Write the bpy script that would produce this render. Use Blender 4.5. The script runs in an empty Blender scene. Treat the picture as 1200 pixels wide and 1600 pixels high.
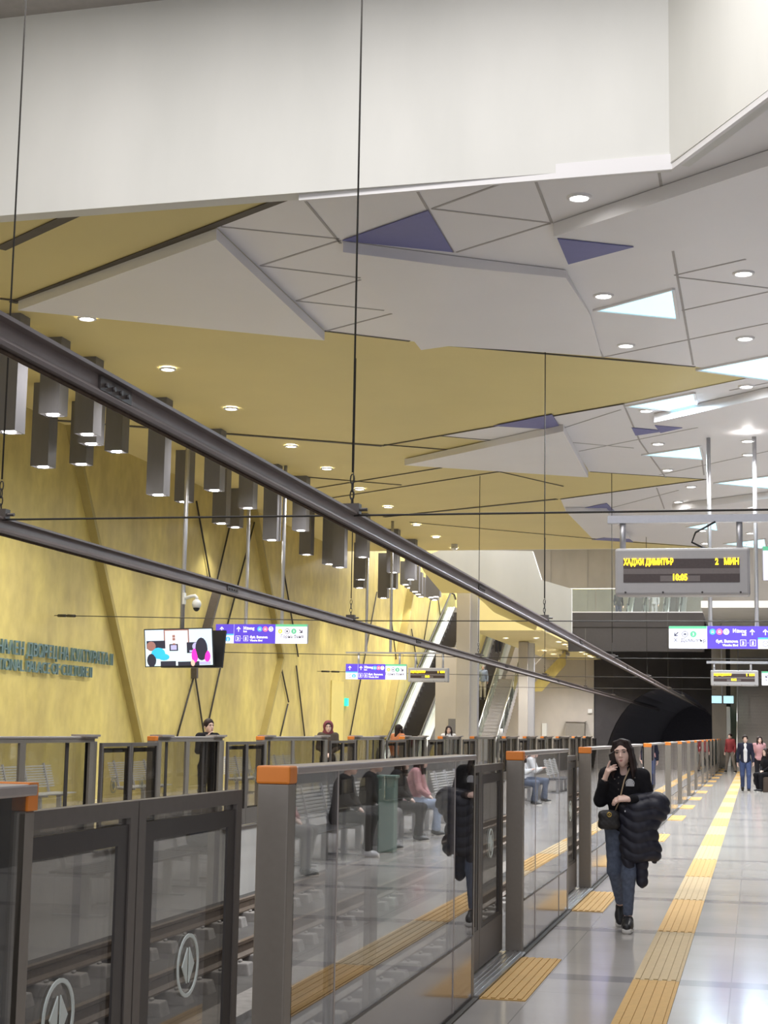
import bpy, bmesh, math, random
import numpy as np
from mathutils import Vector, Matrix
random.seed(7); rng = np.random.default_rng(7)
S = bpy.context.scene; COL = S.collection
PI = math.pi

# ------------------------------------------------------------------ camera
F = 2500.0                                   # focal length in pixels of a 1200 x 1600 frame
CAM = Vector((0, 0, 1.65))
def cam_axes():
    Y = Vector(((1180-600)/F, (800-1151)/F, -1)).normalized()     # the platform runs along world +Y
    Z = Vector((0, 1, 0)); Z = (Z - Y*Z.dot(Y)).normalized()
    r = math.radians(.8); Z = Z*math.cos(r) + Z.cross(Y)*math.sin(r)
    return Y.cross(Z), Y, Z
AX = cam_axes()
def at(px, py, ax, val):                     # where the sight line of a pixel meets the true plane ax = val
    d = Vector(((px-600)/F, (800-py)/F, -1)); w = Vector([a.dot(d) for a in AX])
    i = 'xyz'.index(ax); return CAM + w*((val-CAM[i])/w[i])
cd = bpy.data.cameras.new('camera'); co = bpy.data.objects.new('camera', cd); COL.objects.link(co)
cd.sensor_fit = 'VERTICAL'; cd.sensor_height = 36; cd.lens = 36*F/1600; cd.clip_end = 400; cd.clip_start = .05
co.matrix_world = Matrix.Translation(CAM) @ Matrix((AX[0], AX[1], AX[2])).to_4x4()
S.camera = co
S.view_settings.view_transform = 'Standard'; S.view_settings.look = 'None'
S.view_settings.gamma = 1; S.view_settings.use_curve_mapping = False; S.view_settings.exposure = 0.94

# ------------------------------------------------------------------ materials
def new_mat(n):
    m = bpy.data.materials.new(n); m.use_nodes = True; nt = m.node_tree
    return m, nt, nt.nodes['Principled BSDF']
def mat(n, c, rough=.5, metal=0., spec=.5, noise=0., nscale=8., stretch=(1,1,1), c2=None, bump=0., coat=0.):
    m, nt, b = new_mat(n)
    b.inputs['Base Color'].default_value = (*c, 1); b.inputs['Roughness'].default_value = rough
    b.inputs['Metallic'].default_value = metal; b.inputs['Specular IOR Level'].default_value = spec
    if coat: b.inputs['Coat Weight'].default_value = coat
    tc = nt.nodes.new('ShaderNodeTexCoord'); mp = nt.nodes.new('ShaderNodeMapping'); mp.inputs['Scale'].default_value = stretch
    nz = nt.nodes.new('ShaderNodeTexNoise'); nz.inputs['Scale'].default_value = nscale; nz.inputs['Detail'].default_value = 6
    nt.links.new(tc.outputs['Object'], mp.inputs[0]); nt.links.new(mp.outputs[0], nz.inputs[0])
    r = nt.nodes.new('ShaderNodeValToRGB'); r.color_ramp.elements[0].position = .32; r.color_ramp.elements[1].position = .68
    a = c2 if c2 else tuple(x*(1-noise) for x in c)
    r.color_ramp.elements[0].color = (*a, 1); r.color_ramp.elements[1].color = (*c, 1)
    nt.links.new(nz.outputs[0], r.inputs[0]); nt.links.new(r.outputs[0], b.inputs['Base Color'])
    if bump:
        bp = nt.nodes.new('ShaderNodeBump'); bp.inputs['Strength'].default_value = bump; bp.inputs['Distance'].default_value = .02
        nt.links.new(nz.outputs[0], bp.inputs['Height']); nt.links.new(bp.outputs[0], b.inputs['Normal'])
    return m
def emit(n, c, s):
    m, nt, b = new_mat(n)
    b.inputs['Base Color'].default_value = (*c, 1); b.inputs['Emission Color'].default_value = (*c, 1); b.inputs['Emission Strength'].default_value = s
    b.inputs['Roughness'].default_value = .4
    return m
def glass(n, tint, boost=1., base=.05, rough=.0):
    # clear pane: light passes straight through, and mirrors more the more it grazes (Schlick)
    m = bpy.data.materials.new(n); m.use_nodes = True; nt = m.node_tree; nt.nodes.clear()
    o = nt.nodes.new('ShaderNodeOutputMaterial'); mx = nt.nodes.new('ShaderNodeMixShader')
    t = nt.nodes.new('ShaderNodeBsdfTransparent'); t.inputs[0].default_value = (*tint, 1)
    g = nt.nodes.new('ShaderNodeBsdfGlossy'); g.inputs['Roughness'].default_value = rough; g.inputs[0].default_value = (.95,.95,.97,1)
    lw = nt.nodes.new('ShaderNodeLayerWeight'); lw.inputs[0].default_value = .5
    p = nt.nodes.new('ShaderNodeMath'); p.operation = 'POWER'; p.inputs[1].default_value = 4.5
    q = nt.nodes.new('ShaderNodeMath'); q.operation = 'MULTIPLY_ADD'; q.inputs[1].default_value = boost; q.inputs[2].default_value = base; q.use_clamp = True
    L = nt.links.new
    L(lw.outputs['Facing'], p.inputs[0]); L(p.outputs[0], q.inputs[0]); L(q.outputs[0], mx.inputs[0])
    L(t.outputs[0], mx.inputs[1]); L(g.outputs[0], mx.inputs[2]); L(mx.outputs[0], o.inputs[0])
    return m
M = {}
M['yceil'] = mat('yellow_ceiling_paint', (.70,.59,.265), .6, noise=.05, nscale=.5)
M['white'] = mat('white_panel', (.77,.76,.785), .45, noise=.03, nscale=.6)
M['concrete_white'] = mat('white_concrete', (.73,.73,.71), .7, nscale=.55, c2=(.66,.663,.643), stretch=(1.6,1.6,.5))
M['blue'] = mat('blue_panel', (.165,.17,.39), .5, noise=.05)
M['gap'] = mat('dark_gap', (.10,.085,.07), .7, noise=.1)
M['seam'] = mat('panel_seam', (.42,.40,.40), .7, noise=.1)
M['dark_steel'] = mat('dark_brown_steel', (.115,.098,.09), .4, .3, noise=.15, nscale=20)
M['gate'] = mat('gate_bronze_paint', (.265,.235,.20), .42, .25, noise=.06, nscale=30)
M['gate_dark'] = mat('gate_dark_frame', (.05,.043,.04), .35, .1, noise=.1, nscale=30)
M['gate_top'] = mat('gate_top_metal', (.46,.41,.385), .35, .4, noise=.05, nscale=20)
M['gate_door'] = mat('gate_door_paint', (.165,.145,.13), .4, .25, noise=.08, nscale=30)
M['orange'] = mat('orange_cap', (.83,.25,.03), .45, noise=.06, nscale=12)
M['kick'] = mat('kick_plate', (.40,.36,.33), .12, .55, noise=.04, nscale=4)
M['steel'] = mat('stainless_steel', (.62,.62,.63), .28, .9, noise=.05, nscale=30)
M['brushed'] = mat('brushed_pole', (.52,.52,.55), .4, .6, noise=.05, nscale=30)
M['grey_paint'] = mat('grey_cabinet_paint', (.46,.45,.46), .5, noise=.03, nscale=20)
M['pend'] = mat('anthracite_housing', (.20,.195,.21), .42, .25, noise=.1, nscale=6, stretch=(1,1,.3))
M['black'] = mat('black_plastic', (.02,.02,.022), .4, noise=.1)
M['rubber'] = mat('black_rubber', (.022,.02,.02), .55, noise=.1)
M['tread'] = mat('escalator_tread', (.075,.065,.063), .5, .3, noise=.2, nscale=30)
M['concrete'] = mat('beige_concrete', (.50,.46,.41), .75, nscale=.9, c2=(.43,.395,.355), stretch=(1,1,.6))
M['tunnel'] = mat('dark_tunnel_cladding', (.055,.05,.054), .75, noise=.25, nscale=1.2)
M['tunnel_black'] = mat('tunnel_lining', (.20,.185,.20), .9, noise=.2)
M['track'] = mat('track_slab', (.10,.092,.088), .85, noise=.35, nscale=3, bump=.2)
M['block'] = mat('sleeper_concrete', (.29,.27,.255), .85, noise=.25, nscale=9, bump=.2)
M['rail'] = mat('rail_steel', (.16,.115,.085), .5, .5, noise=.3, nscale=15)
M['wire'] = mat('wire_rope', (.055,.05,.045), .6, .3, noise=.2, nscale=60)
M['stair'] = mat('granite_stair', (.40,.37,.35), .6, noise=.15, nscale=25)
M['door_grey'] = mat('grey_metal_door', (.21,.19,.165), .5, noise=.06)
M['purple'] = emit('sign_purple', (.085,.05,.48), .5)
M['signwhite'] = emit('sign_white', (.80,.80,.92), .36)
M['signgreen'] = emit('sign_green', (.09,.36,.20), .6)
M['signblue'] = emit('sign_blue', (.06,.30,.85), .7)
M['signred'] = emit('sign_red', (.85,.12,.22), .7)
M['signyellow'] = emit('sign_yellow', (.80,.66,.05), .7)
M['signink'] = mat('sign_ink', (.05,.045,.08), .6, noise=.1)
M['signghost'] = emit('sign_pale_lettering', (.62,.66,.92), .3)
M['led'] = emit('led_amber', (1.0,.62,.01), 3.0)
M['ledbg'] = mat('led_window', (.075,.05,.045), .25, noise=.2, nscale=40)
M['ledbg2'] = mat('led_window_grey', (.20,.17,.165), .35, noise=.1, nscale=40)
M['lamp'] = emit('lamp_lens', (1,.97,.93), 14)
M['skypanel'] = emit('luminous_panel', (.50,.87,1.0), .68)
M['exitgreen'] = emit('exit_green', (.02,.55,.30), 1.2)
M['letters'] = mat('letter_blue_metal', (.20,.31,.33), .4, .4, noise=.1, nscale=30)
M['teal'] = mat('teal_paint', (.10,.18,.155), .5, noise=.05)
M['tact_a'] = mat('tactile_yellow', (.62,.39,.135), .7, spec=.25, noise=.08, nscale=14)
M['tact_b'] = mat('tactile_pale', (.56,.43,.245), .7, spec=.25, noise=.08, nscale=14)
M['bench'] = mat('bench_metal', (.68,.68,.67), .4, .2, noise=.05)
M['bench_dark'] = mat('bench_dark_seat', (.07,.07,.075), .4, .3, noise=.1)
M['emblem'] = mat('etched_white', (.72,.78,.74), .6, noise=.03)
M['paper'] = mat('paper_notice', (.62,.56,.45), .7, noise=.06, nscale=20)
M['pane'] = glass('gate_glass', (.73,.73,.715), 1.05, .05)
M['pane_door'] = glass('door_glass', (.66,.65,.63), .55, .03)
M['pane_clear'] = glass('balustrade_glass', (.86,.92,.90), .7, .05)
M['yellow_stick'] = mat('yellow_marker', (.80,.46,.08), .5, noise=.1)
# yellow wall: streaky pigmented plaster
def wall_yellow():
    m, nt, b = new_mat('yellow_stucco_wall'); L = nt.links.new
    b.inputs['Roughness'].default_value = .42
    tc = nt.nodes.new('ShaderNodeTexCoord')
    def nz(scale, st, det=8):
        mp = nt.nodes.new('ShaderNodeMapping'); mp.inputs['Scale'].default_value = st
        n = nt.nodes.new('ShaderNodeTexNoise'); n.inputs['Scale'].default_value = scale; n.inputs['Detail'].default_value = det
        L(tc.outputs['Object'], mp.inputs[0]); L(mp.outputs[0], n.inputs[0]); return n
    def ramp(p0, c0, p1, c1):
        r = nt.nodes.new('ShaderNodeValToRGB'); e = r.color_ramp.elements
        e[0].position = p0; e[1].position = p1; e[0].color = (*c0, 1); e[1].color = (*c1, 1); return r
    a = nz(.7, (1,1,.55)); r1 = ramp(.33, (.55,.445,.17), .66, (.72,.595,.19)); L(a.outputs[0], r1.inputs[0])
    s = nz(.9, (1,1.3,.22)); r2 = ramp(.50, (1,1,1), .78, (.80,.79,.82)); L(s.outputs[0], r2.inputs[0])
    g = nz(3.5, (1,1,.7), 12); r3 = ramp(.34, (.86,.85,.84), .62, (1,1,1)); L(g.outputs[0], r3.inputs[0])
    x = nt.nodes.new('ShaderNodeMixRGB'); x.blend_type = 'MULTIPLY'; x.inputs[0].default_value = 1
    y = nt.nodes.new('ShaderNodeMixRGB'); y.blend_type = 'MULTIPLY'; y.inputs[0].default_value = 1
    L(r1.outputs[0], x.inputs[1]); L(r2.outputs[0], x.inputs[2]); L(x.outputs[0], y.inputs[1]); L(r3.outputs[0], y.inputs[2])
    L(y.outputs[0], b.inputs['Base Color']); return m
M['ywall'] = wall_yellow()
# polished floor tiles with darker cross bands
def floor_mat():
    m, nt, b = new_mat('polished_floor_tile'); L = nt.links.new
    b.inputs['Roughness'].default_value = .13; b.inputs['Specular IOR Level'].default_value = .55
    tc = nt.nodes.new('ShaderNodeTexCoord'); sp = nt.nodes.new('ShaderNodeSeparateXYZ'); L(tc.outputs['Object'], sp.inputs[0])
    def band(sock, period, off, half):
        a = nt.nodes.new('ShaderNodeMath'); a.operation = 'SUBTRACT'; a.inputs[1].default_value = off; L(sock, a.inputs[0])
        f = nt.nodes.new('ShaderNodeMath'); f.operation = 'WRAP'; f.inputs[1].default_value = -period/2; f.inputs[2].default_value = period/2; L(a.outputs[0], f.inputs[0])
        ab = nt.nodes.new('ShaderNodeMath'); ab.operation = 'ABSOLUTE'; L(f.outputs[0], ab.inputs[0])
        lt = nt.nodes.new('ShaderNodeMath'); lt.operation = 'LESS_THAN'; lt.inputs[1].default_value = half; L(ab.outputs[0], lt.inputs[0]); return lt
    nz = nt.nodes.new('ShaderNodeTexNoise'); nz.inputs['Scale'].default_value = 1.2; nz.inputs['Detail'].default_value = 5; L(tc.outputs['Object'], nz.inputs[0])
    r = nt.nodes.new('ShaderNodeValToRGB'); r.color_ramp.elements[0].position = .3; r.color_ramp.elements[1].position = .7
    r.color_ramp.elements[0].color = (.48,.455,.43,1); r.color_ramp.elements[1].color = (.565,.535,.505,1); L(nz.outputs[0], r.inputs[0])
    cur = r.outputs[0]
    for sock, per, off, half, c in ((sp.outputs[1], 1.38, 11.97, .004, (.42,.40,.385,1)), (sp.outputs[0], 1.22, -1.40, .004, (.36,.34,.33,1)), (sp.outputs[1], 2.76, 11.28, .13, (.36,.34,.34,1))):
        lt = band(sock, per, off, half); mx = nt.nodes.new('ShaderNodeMixRGB'); L(lt.outputs[0], mx.inputs[0]); L(cur, mx.inputs[1]); mx.inputs[2].default_value = c; cur = mx.outputs[0]
    L(cur, b.inputs['Base Color']); return m
M['floor'] = floor_mat()
def cloth(n, c, noise=.18, nscale=40, rough=.85): return mat(n, c, rough, spec=.2, noise=noise, nscale=nscale, bump=.05)
M['skin'] = mat('skin', (.76,.52,.43), .5, noise=.06, nscale=12)
M['hair_dark'] = mat('hair_dark_brown', (.030,.017,.015), .62, spec=.25, noise=.4, nscale=14, stretch=(6,6,.5))
M['hair_grey'] = mat('hair_grey', (.35,.33,.31), .6, noise=.2, nscale=30)
M['black_knit'] = cloth('black_jersey', (.014,.013,.016))
M['jeans'] = cloth('blue_grey_denim', (.135,.16,.225), .3, 30)
M['jeans_blue'] = cloth('blue_denim', (.07,.10,.22), .3, 30)
M['jeans_pale'] = cloth('pale_denim', (.30,.36,.48), .2, 30)
M['navy_puff'] = mat('navy_nylon', (.017,.017,.031), .55, noise=.2, nscale=25)
M['navy'] = cloth('navy_cloth', (.022,.024,.045))
M['whitecloth'] = cloth('white_cloth', (.70,.70,.72), .06)
M['pink'] = cloth('dusty_pink_cloth', (.50,.27,.28), .12)
M['red'] = cloth('brick_red_cloth', (.26,.045,.05), .15)
M['khaki'] = cloth('taupe_cloth', (.21,.18,.155), .12)
M['grey'] = cloth('grey_cloth', (.20,.195,.20), .12)
M['brown'] = cloth('brown_cloth', (.10,.075,.06), .12)
M['cream'] = cloth('cream_cloth', (.66,.62,.54), .06)
M['sole'] = mat('shoe_sole_white', (.68,.66,.62), .6, noise=.06)
M['eye_white'] = mat('eye_white', (.7,.68,.66), .3, noise=.02)
M['iris'] = mat('iris_dark', (.02,.012,.01), .3, noise=.1)
M['lip'] = mat('lip', (.47,.17,.16), .45, noise=.05)
M['gold'] = mat('brass_buckle', (.60,.42,.12), .3, .9, noise=.05)
M['rib'] = mat('olive_rib', (.40,.32,.105), .5, noise=.1, nscale=3)
M['dark_wall'] = mat('dark_grey_cladding', (.12,.115,.115), .5, noise=.15, nscale=1.5)
M['tan'] = mat('tan_leather', (.42,.31,.20), .6, noise=.1)

# ------------------------------------------------------------------ mesh builder
class MB:
    def __init__(s): s.v = []; s.f = []; s.m = []; s.sm = []
    def add(s, vs, fs, m=0, smooth=False):
        o = len(s.v); s.v += [tuple(v) for v in vs]
        for f in fs: s.f.append([i+o for i in f]); s.m.append(m); s.sm.append(smooth)
        return s
    def box(s, x0, x1, y0, y1, z0, z1, m=0):
        vs = [(x,y,z) for z in (z0,z1) for y in (y0,y1) for x in (x0,x1)]
        return s.add(vs, [(0,2,3,1),(4,5,7,6),(0,1,5,4),(2,6,7,3),(0,4,6,2),(1,3,7,5)], m)
    def hexa(s, bottom, top, m=0):                    # two matching outlines joined by walls
        n = len(bottom)
        return s.add(list(bottom)+list(top), [tuple(range(n))[::-1], tuple(range(n,2*n))]+[(i,(i+1)%n,(i+1)%n+n,i+n) for i in range(n)], m)
    def prism(s, pts, d, m=0):
        d = Vector(d); return s.hexa([Vector(p) for p in pts], [Vector(p)+d for p in pts], m)
    def tube(s, pts, r, n=8, m=0, caps=True):
        pts = [Vector(p) for p in pts]; rs = r if isinstance(r, (list,tuple)) else [r]*len(pts); vs = []; fs = []
        prev = None
        for i, p in enumerate(pts):
            d = (pts[min(i+1,len(pts)-1)]-pts[max(i-1,0)]).normalized()
            if prev is None: u = d.orthogonal().normalized()
            else: u = (prev - d*prev.dot(d)).normalized()
            prev = u; w = d.cross(u)
            for k in range(n): a = 2*PI*(k+.5)/n; vs.append(p + (u*math.cos(a)+w*math.sin(a))*rs[i])
        for i in range(len(pts)-1):
            for k in range(n): fs.append((i*n+k, i*n+(k+1)%n, (i+1)*n+(k+1)%n, (i+1)*n+k))
        s.add(vs, fs, m, n > 4)
        if caps: 
            o = len(s.v)-len(vs); s.f.append([o+k for k in range(n)][::-1]); s.m.append(m); s.sm.append(False)
            e = o+(len(pts)-1)*n; s.f.append([e+k for k in range(n)]); s.m.append(m); s.sm.append(False)
        return s
    def bar(s, a, b, w, h, m=0, up=(0,0,1)):          # straight bar of w x h section
        a = Vector(a); b = Vector(b); d = (b-a).normalized(); u = Vector(up); x = d.cross(u).normalized(); y = x.cross(d)
        q = [x*sx*w/2+y*sy*h/2 for sx, sy in ((-1,-1),(1,-1),(1,1),(-1,1))]
        return s.hexa([a+k for k in q], [b+k for k in q], m)
    def disc(s, c, r, z, n=20, m=0, axis='z'):
        pts = []
        for k in range(n):
            a = 2*PI*k/n; pts.append((c[0]+r*math.cos(a), c[1]+r*math.sin(a), z) if axis == 'z' else (c[0]+r*math.cos(a), z, c[1]+r*math.sin(a)))
        return s.add(pts, [tuple(range(n))], m)
    def ell(s, c, r, m=0, n=12, k=8, R=None):
        vs = []; fs = []; c = Vector(c)
        for j in range(k+1):
            t = PI*j/k
            for i in range(n):
                a = 2*PI*i/n; p = Vector((r[0]*math.sin(t)*math.cos(a), r[1]*math.sin(t)*math.sin(a), r[2]*math.cos(t)))
                vs.append(c + (R @ p if R else p))
        for j in range(k):
            for i in range(n): fs.append((j*n+i, (j+1)*n+i, (j+1)*n+(i+1)%n, j*n+(i+1)%n))
        return s.add(vs, fs, m, True)
    def poly(s, pts, m=0): return s.add(pts, [tuple(range(len(pts)))], m)
    def build(s, name, mats, parent=None, bevel=0., tri=False, weld=False):
        me = bpy.data.meshes.new(name); me.from_pydata(s.v, [], s.f)
        for m in (mats if isinstance(mats, (list,tuple)) else [mats]): me.materials.append(M[m] if isinstance(m, str) else m)
        me.polygons.foreach_set('material_index', s.m); me.polygons.foreach_set('use_smooth', s.sm)
        bm = bmesh.new(); bm.from_mesh(me)
        if weld: bmesh.ops.remove_doubles(bm, verts=bm.verts, dist=1e-5)
        bmesh.ops.recalc_face_normals(bm, faces=bm.faces)
        if bevel:
            es = [e for e in bm.edges if len(e.link_faces) == 2 and e.calc_face_angle(0) > .6]
            bmesh.ops.bevel(bm, geom=es, offset=bevel, segments=2, affect='EDGES', profile=.5, clamp_overlap=True)
        if tri: bmesh.ops.triangulate(bm, faces=[f for f in bm.faces if len(f.verts) > 4])
        bm.to_mesh(me); bm.free(); me.update()
        o = bpy.data.objects.new(name, me); COL.objects.link(o)
        if parent: o.parent = parent
        return o
def thing(name, label, cat, loc=(0,0,0), rz=0., group=None):
    o = bpy.data.objects.new(name, None); COL.objects.link(o); o.empty_display_size = .1
    o.location = loc; o.rotation_euler = (0,0,rz); return tag(o, label, cat, group)
def tag(o, label, cat, group=None):
    o['label'] = label; o['category'] = cat
    if group: o['group'] = group
    return o
def struct(o, label=None, cat=None):
    o['kind'] = 'structure'
    if label: o['label'] = label
    if cat: o['category'] = cat
    return o
def dup(root, loc, rz=None, label=None, group=None):
    def cp(o, par):
        c = o.copy(); COL.objects.link(c); c.parent = par
        for ch in list(kids.get(o, [])): cp(ch, c)
        return c
    kids = {}
    def walk(o):
        kids[o] = list(o.children)
        for c in kids[o]: walk(c)
    walk(root); r = cp(root, None); r.location = loc
    if rz is not None: r.rotation_euler = (0,0,rz)
    if label: r['label'] = label
    if group: r['group'] = group
    return r
ORD = ['first','second','third','fourth','fifth','sixth','seventh','eighth','ninth','tenth','eleventh','twelfth','thirteenth','fourteenth','fifteenth','sixteenth','seventeenth','eighteenth','nineteenth','twentieth'] + ['%dth' % i for i in range(21, 80)]
for i in range(20, 80):
    if i % 10 == 0 and i % 100 != 10: ORD[i] = '%dst' % (i+1)
    if i % 10 == 1: ORD[i] = '%dnd' % (i+1)
    if i % 10 == 2: ORD[i] = '%drd' % (i+1)

# lettering: outlines of a font text, returned flat
FONT = bpy.data.fonts.load('<builtin>')
def text2d(s, size, bold=0., xs=1., align='LEFT'):
    cu = bpy.data.curves.new('t', 'FONT'); cu.body = s; cu.size = size; cu.offset = bold; cu.align_x = align; cu.font = FONT; cu.resolution_u = 3
    o = bpy.data.objects.new('t', cu); COL.objects.link(o); bpy.context.view_layer.update()
    me = o.to_mesh(); vs = [(v.co.x*xs, v.co.y) for v in me.vertices]; fs = [tuple(p.vertices) for p in me.polygons]
    o.to_mesh_clear(); bpy.data.objects.remove(o); bpy.data.curves.remove(cu); return vs, fs

# ------------------------------------------------------------------ signed-distance bodies
def cap(a, b, ra, rb=None, k=.03): return ('cap', np.array(a, float), np.array(b, float), ra, ra if rb is None else rb, k)
def ell(c, r, k=.03, R=None): return ('ell', np.array(c, float), np.array(r, float), None if R is None else np.array(R), k)
def sub(p): return ('sub',) + (p,)
def sdf_mesh(prims, res, disp=None):
    def bb(p):
        if p[0] == 'cap':
            r = max(p[3], p[4]); return np.minimum(p[1],p[2])-r, np.maximum(p[1],p[2])+r
        r = p[2] if p[3] is None else np.full(3, p[2].max()); return p[1]-r, p[1]+r
    pos = [p for p in prims if p[0] != 'sub']
    lo = np.min([bb(p)[0] for p in pos], 0)-3*res-.02; hi = np.max([bb(p)[1] for p in pos], 0)+3*res+.02
    n = np.ceil((hi-lo)/res).astype(int)+1; D = np.full(n, 9.)
    ax = [lo[i]+res*np.arange(n[i]) for i in range(3)]
    for p in prims:
        s = p[0] == 'sub'; q = p[1] if s else p; k = q[-1]; b0, b1 = bb(q); mg = 2*k+3*res
        i0 = np.maximum(((b0-mg-lo)/res).astype(int), 0); i1 = np.minimum(((b1+mg-lo)/res).astype(int)+2, n)
        if (i1 <= i0).any(): continue
        sl = tuple(slice(i0[i], i1[i]) for i in range(3))
        X, Y, Z = np.meshgrid(*[ax[i][sl[i]] for i in range(3)], indexing='ij'); P = np.stack([X,Y,Z], -1)
        if q[0] == 'cap':
            ab = q[2]-q[1]; t = np.clip(((P-q[1])@ab)/max(ab@ab, 1e-9), 0, 1)
            d = np.linalg.norm(P-q[1]-t[...,None]*ab, axis=-1)-(q[3]+(q[4]-q[3])*t)
        else:
            e = P-q[1]
            if q[3] is not None: e = e@q[3]
            k0 = np.linalg.norm(e/q[2], axis=-1); k1 = np.linalg.norm(e/q[2]**2, axis=-1); d = k0*(k0-1)/np.maximum(k1, 1e-9)
        a = D[sl]
        if s: d = -d; h = np.maximum(k-np.abs(a-d), 0)/k; D[sl] = np.maximum(a, d)+h*h*k*.25
        else: h = np.maximum(k-np.abs(a-d), 0)/k; D[sl] = np.minimum(a, d)-h*h*k*.25
    if disp is not None:
        X, Y, Z = np.meshgrid(*ax, indexing='ij'); D = D-disp(X, Y, Z)
    # naive surface nets
    ins = D < 0; c = np.zeros(np.array(D.shape)-1, int)
    for dx in (0,1):
        for dy in (0,1):
            for dz in (0,1): c += ins[dx:ins.shape[0]-1+dx, dy:ins.shape[1]-1+dy, dz:ins.shape[2]-1+dz]
    act = (c > 0) & (c < 8); idx = np.full(act.shape, -1); cells = np.argwhere(act); idx[tuple(cells.T)] = np.arange(len(cells))
    acc = np.zeros((len(cells),3)); cnt = np.zeros(len(cells))
    cor = [np.array((x,y,z)) for x in (0,1) for y in (0,1) for z in (0,1)]
    for i, a in enumerate(cor):
        for b in cor[i+1:]:
            if np.abs(a-b).sum() != 1: continue
            da = D[tuple((cells+a).T)]; db = D[tuple((cells+b).T)]; x = (da < 0) != (db < 0)
            t = np.where(x, da/np.where(x, da-db, 1), 0); acc += np.where(x[:,None], a+t[:,None]*(b-a), 0); cnt += x
    V = lo+res*(cells+acc/np.maximum(cnt,1)[:,None]); Q = []
    for d in range(3):
        u, v = (d+1)%3, (d+2)%3
        s0 = [slice(1,-1)]*3; s0[d] = slice(0, -1); s1 = list(s0); s1[d] = slice(1, None)
        A = ins[tuple(s0)]; B = ins[tuple(s1)]; e = np.argwhere(A != B)
        if not len(e): continue
        fl = A[tuple(e.T)]; g = e.copy(); g[:,u] += 1; g[:,v] += 1
        def g_(du, dv): h = g.copy(); h[:,u] -= du; h[:,v] -= dv; return idx[tuple(h.T)]
        q = np.stack([g_(1,1), g_(0,1), g_(0,0), g_(1,0)], 1); q[~fl] = q[~fl][:, ::-1]; Q.append(q)
    Q = np.concatenate(Q); Q = Q[(Q >= 0).all(1)]
    return V, Q
def soft(name, prims, res, m, parent=None, disp=None, smooth=2):
    V, Q = sdf_mesh(prims, res, disp)
    me = bpy.data.meshes.new(name); me.from_pydata(V.tolist(), [], Q.tolist()); me.materials.append(M[m] if isinstance(m, str) else m)
    bm = bmesh.new(); bm.from_mesh(me); bmesh.ops.recalc_face_normals(bm, faces=bm.faces)
    for _ in range(smooth): bmesh.ops.smooth_vert(bm, verts=bm.verts, factor=.4, use_axis_x=True, use_axis_y=True, use_axis_z=True)
    for f in bm.faces: f.smooth = True
    bm.to_mesh(me); bm.free()
    o = bpy.data.objects.new(name, me); COL.objects.link(o)
    if parent: o.parent = parent
    return o
# ------------------------------------------------------------------ setting: platforms, track bed, walls
XW = -14.5; H = 8.1; YE = 56.2; XD = -1.87; XF = -8.5
struct(MB().box(-1.86, 5.0, -4, 96, -1.15, 0).build('floor', 'floor'))
struct(MB().box(XW, XF, -4, 96, -1.15, 0).build('floor_far_platform', 'floor'))
struct(MB().box(XF, -1.86, -4, 150, -1.45, -1.15).build('floor_track_bed', 'track'))
wl = struct(MB().box(XW-.3, XW, -4, 96, 0, 11).build('wall_left', 'ywall'))
struct(MB().box(5.0, 5.3, -4, 96, 0, H).build('wall_right', 'dark_wall'))
# skirting at the foot of the gates
struct(MB().box(-1.735, -1.70, -4, 92, 0, .012).build('trim_1', 'gap'))
# long tactile strip and the pads in front of each door
MS = [(-.83, -.52)]
for k in range(-3, 30):
    y0 = 11.28+2.76*k; m = MB()
    m.box(-.83, -.52, y0, y0+2.75, 0, .006)
    for j in range(5): m.box(-.815+.06*j, -.815+.06*j+.032, y0+.02, y0+2.73, .006, .012)
    if y0 > 88: continue
    o = m.build('tactile_strip', 'tact_b' if k % 2 == 0 else 'tact_a')
    tag(o, '%s %s ribbed tactile paving strip along the near platform, %s from the camera' % ('pale' if k % 2 == 0 else 'yellow', 'sand' if k % 2 == 0 else 'ochre', ORD[k+3]), 'tactile paving', 'tactile strips along the platform')

# ceiling on z = H
def C(px, py, z=H): return at(px, py, 'z', z)
vy = 18.05                                               # far edge of the open void above the camera
vr = [Vector((XW, 18.35, H)), C(468, 303), C(1046, 254), C(1200, 140), C(1300, 62)]
ceil = struct(MB().poly([Vector((XW,18.3,H)), vr[1], vr[2], vr[3], vr[4], Vector((5, 13, H)), Vector((5, YE, H)), Vector((XW, YE, H))])
      .poly([Vector((XW,18.3,H+.35)), vr[1]+Vector((0,0,.35)), vr[2]+Vector((0,0,.35)), vr[3]+Vector((0,0,.35)), vr[4]+Vector((0,0,.35)), Vector((5, 13, H+.35)), Vector((5, YE, H+.35)), Vector((XW, YE, H+.35))])
      .build('ceiling', 'yceil', tri=True))
struct(MB().box(XW, 5, YE, YE+.12, H, H+3.5).build('wall_ceiling_end', 'concrete_white'))
Z1 = H-.012
Wp = [C(*p, z=Z1) for p in ((466,304),(1046,255),(1200,141))]+[Vector((vr[4].x, vr[4].y, Z1)), Vector((5, 13, Z1)), Vector((5, YE, Z1))]+[C(*p, z=Z1) for p in (
   (1135,857),(925,841),(884,799),(876,780),(1105,749),(920,737),(918,732),(878,672),(775,691),(686,681),(975,631),(1182,588),(1086,573),(950,558),(700,540),(640,533),(507,517),(336,353),(457,305))]
MB().poly(Wp).build('white_panel', 'white', ceil, tri=True)
def drop(px, h, m='white', n='dropped_panel'):           # panel hung below the ceiling plane
    pts = [C(x, y, H-h) for x, y in px]; return MB().prism(pts, (0,0,h-.02)).build(n, m, ceil, tri=True)
drop(((28,485),(338,374),(507,532)), .17)
hs = (.17,.17,.13,.04,.03,.15,.17); px2 = ((536,394),(712,417),(884,434),(922,492),(940,556),(700,541),(658,547))      # this panel folds up flush on its right
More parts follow.
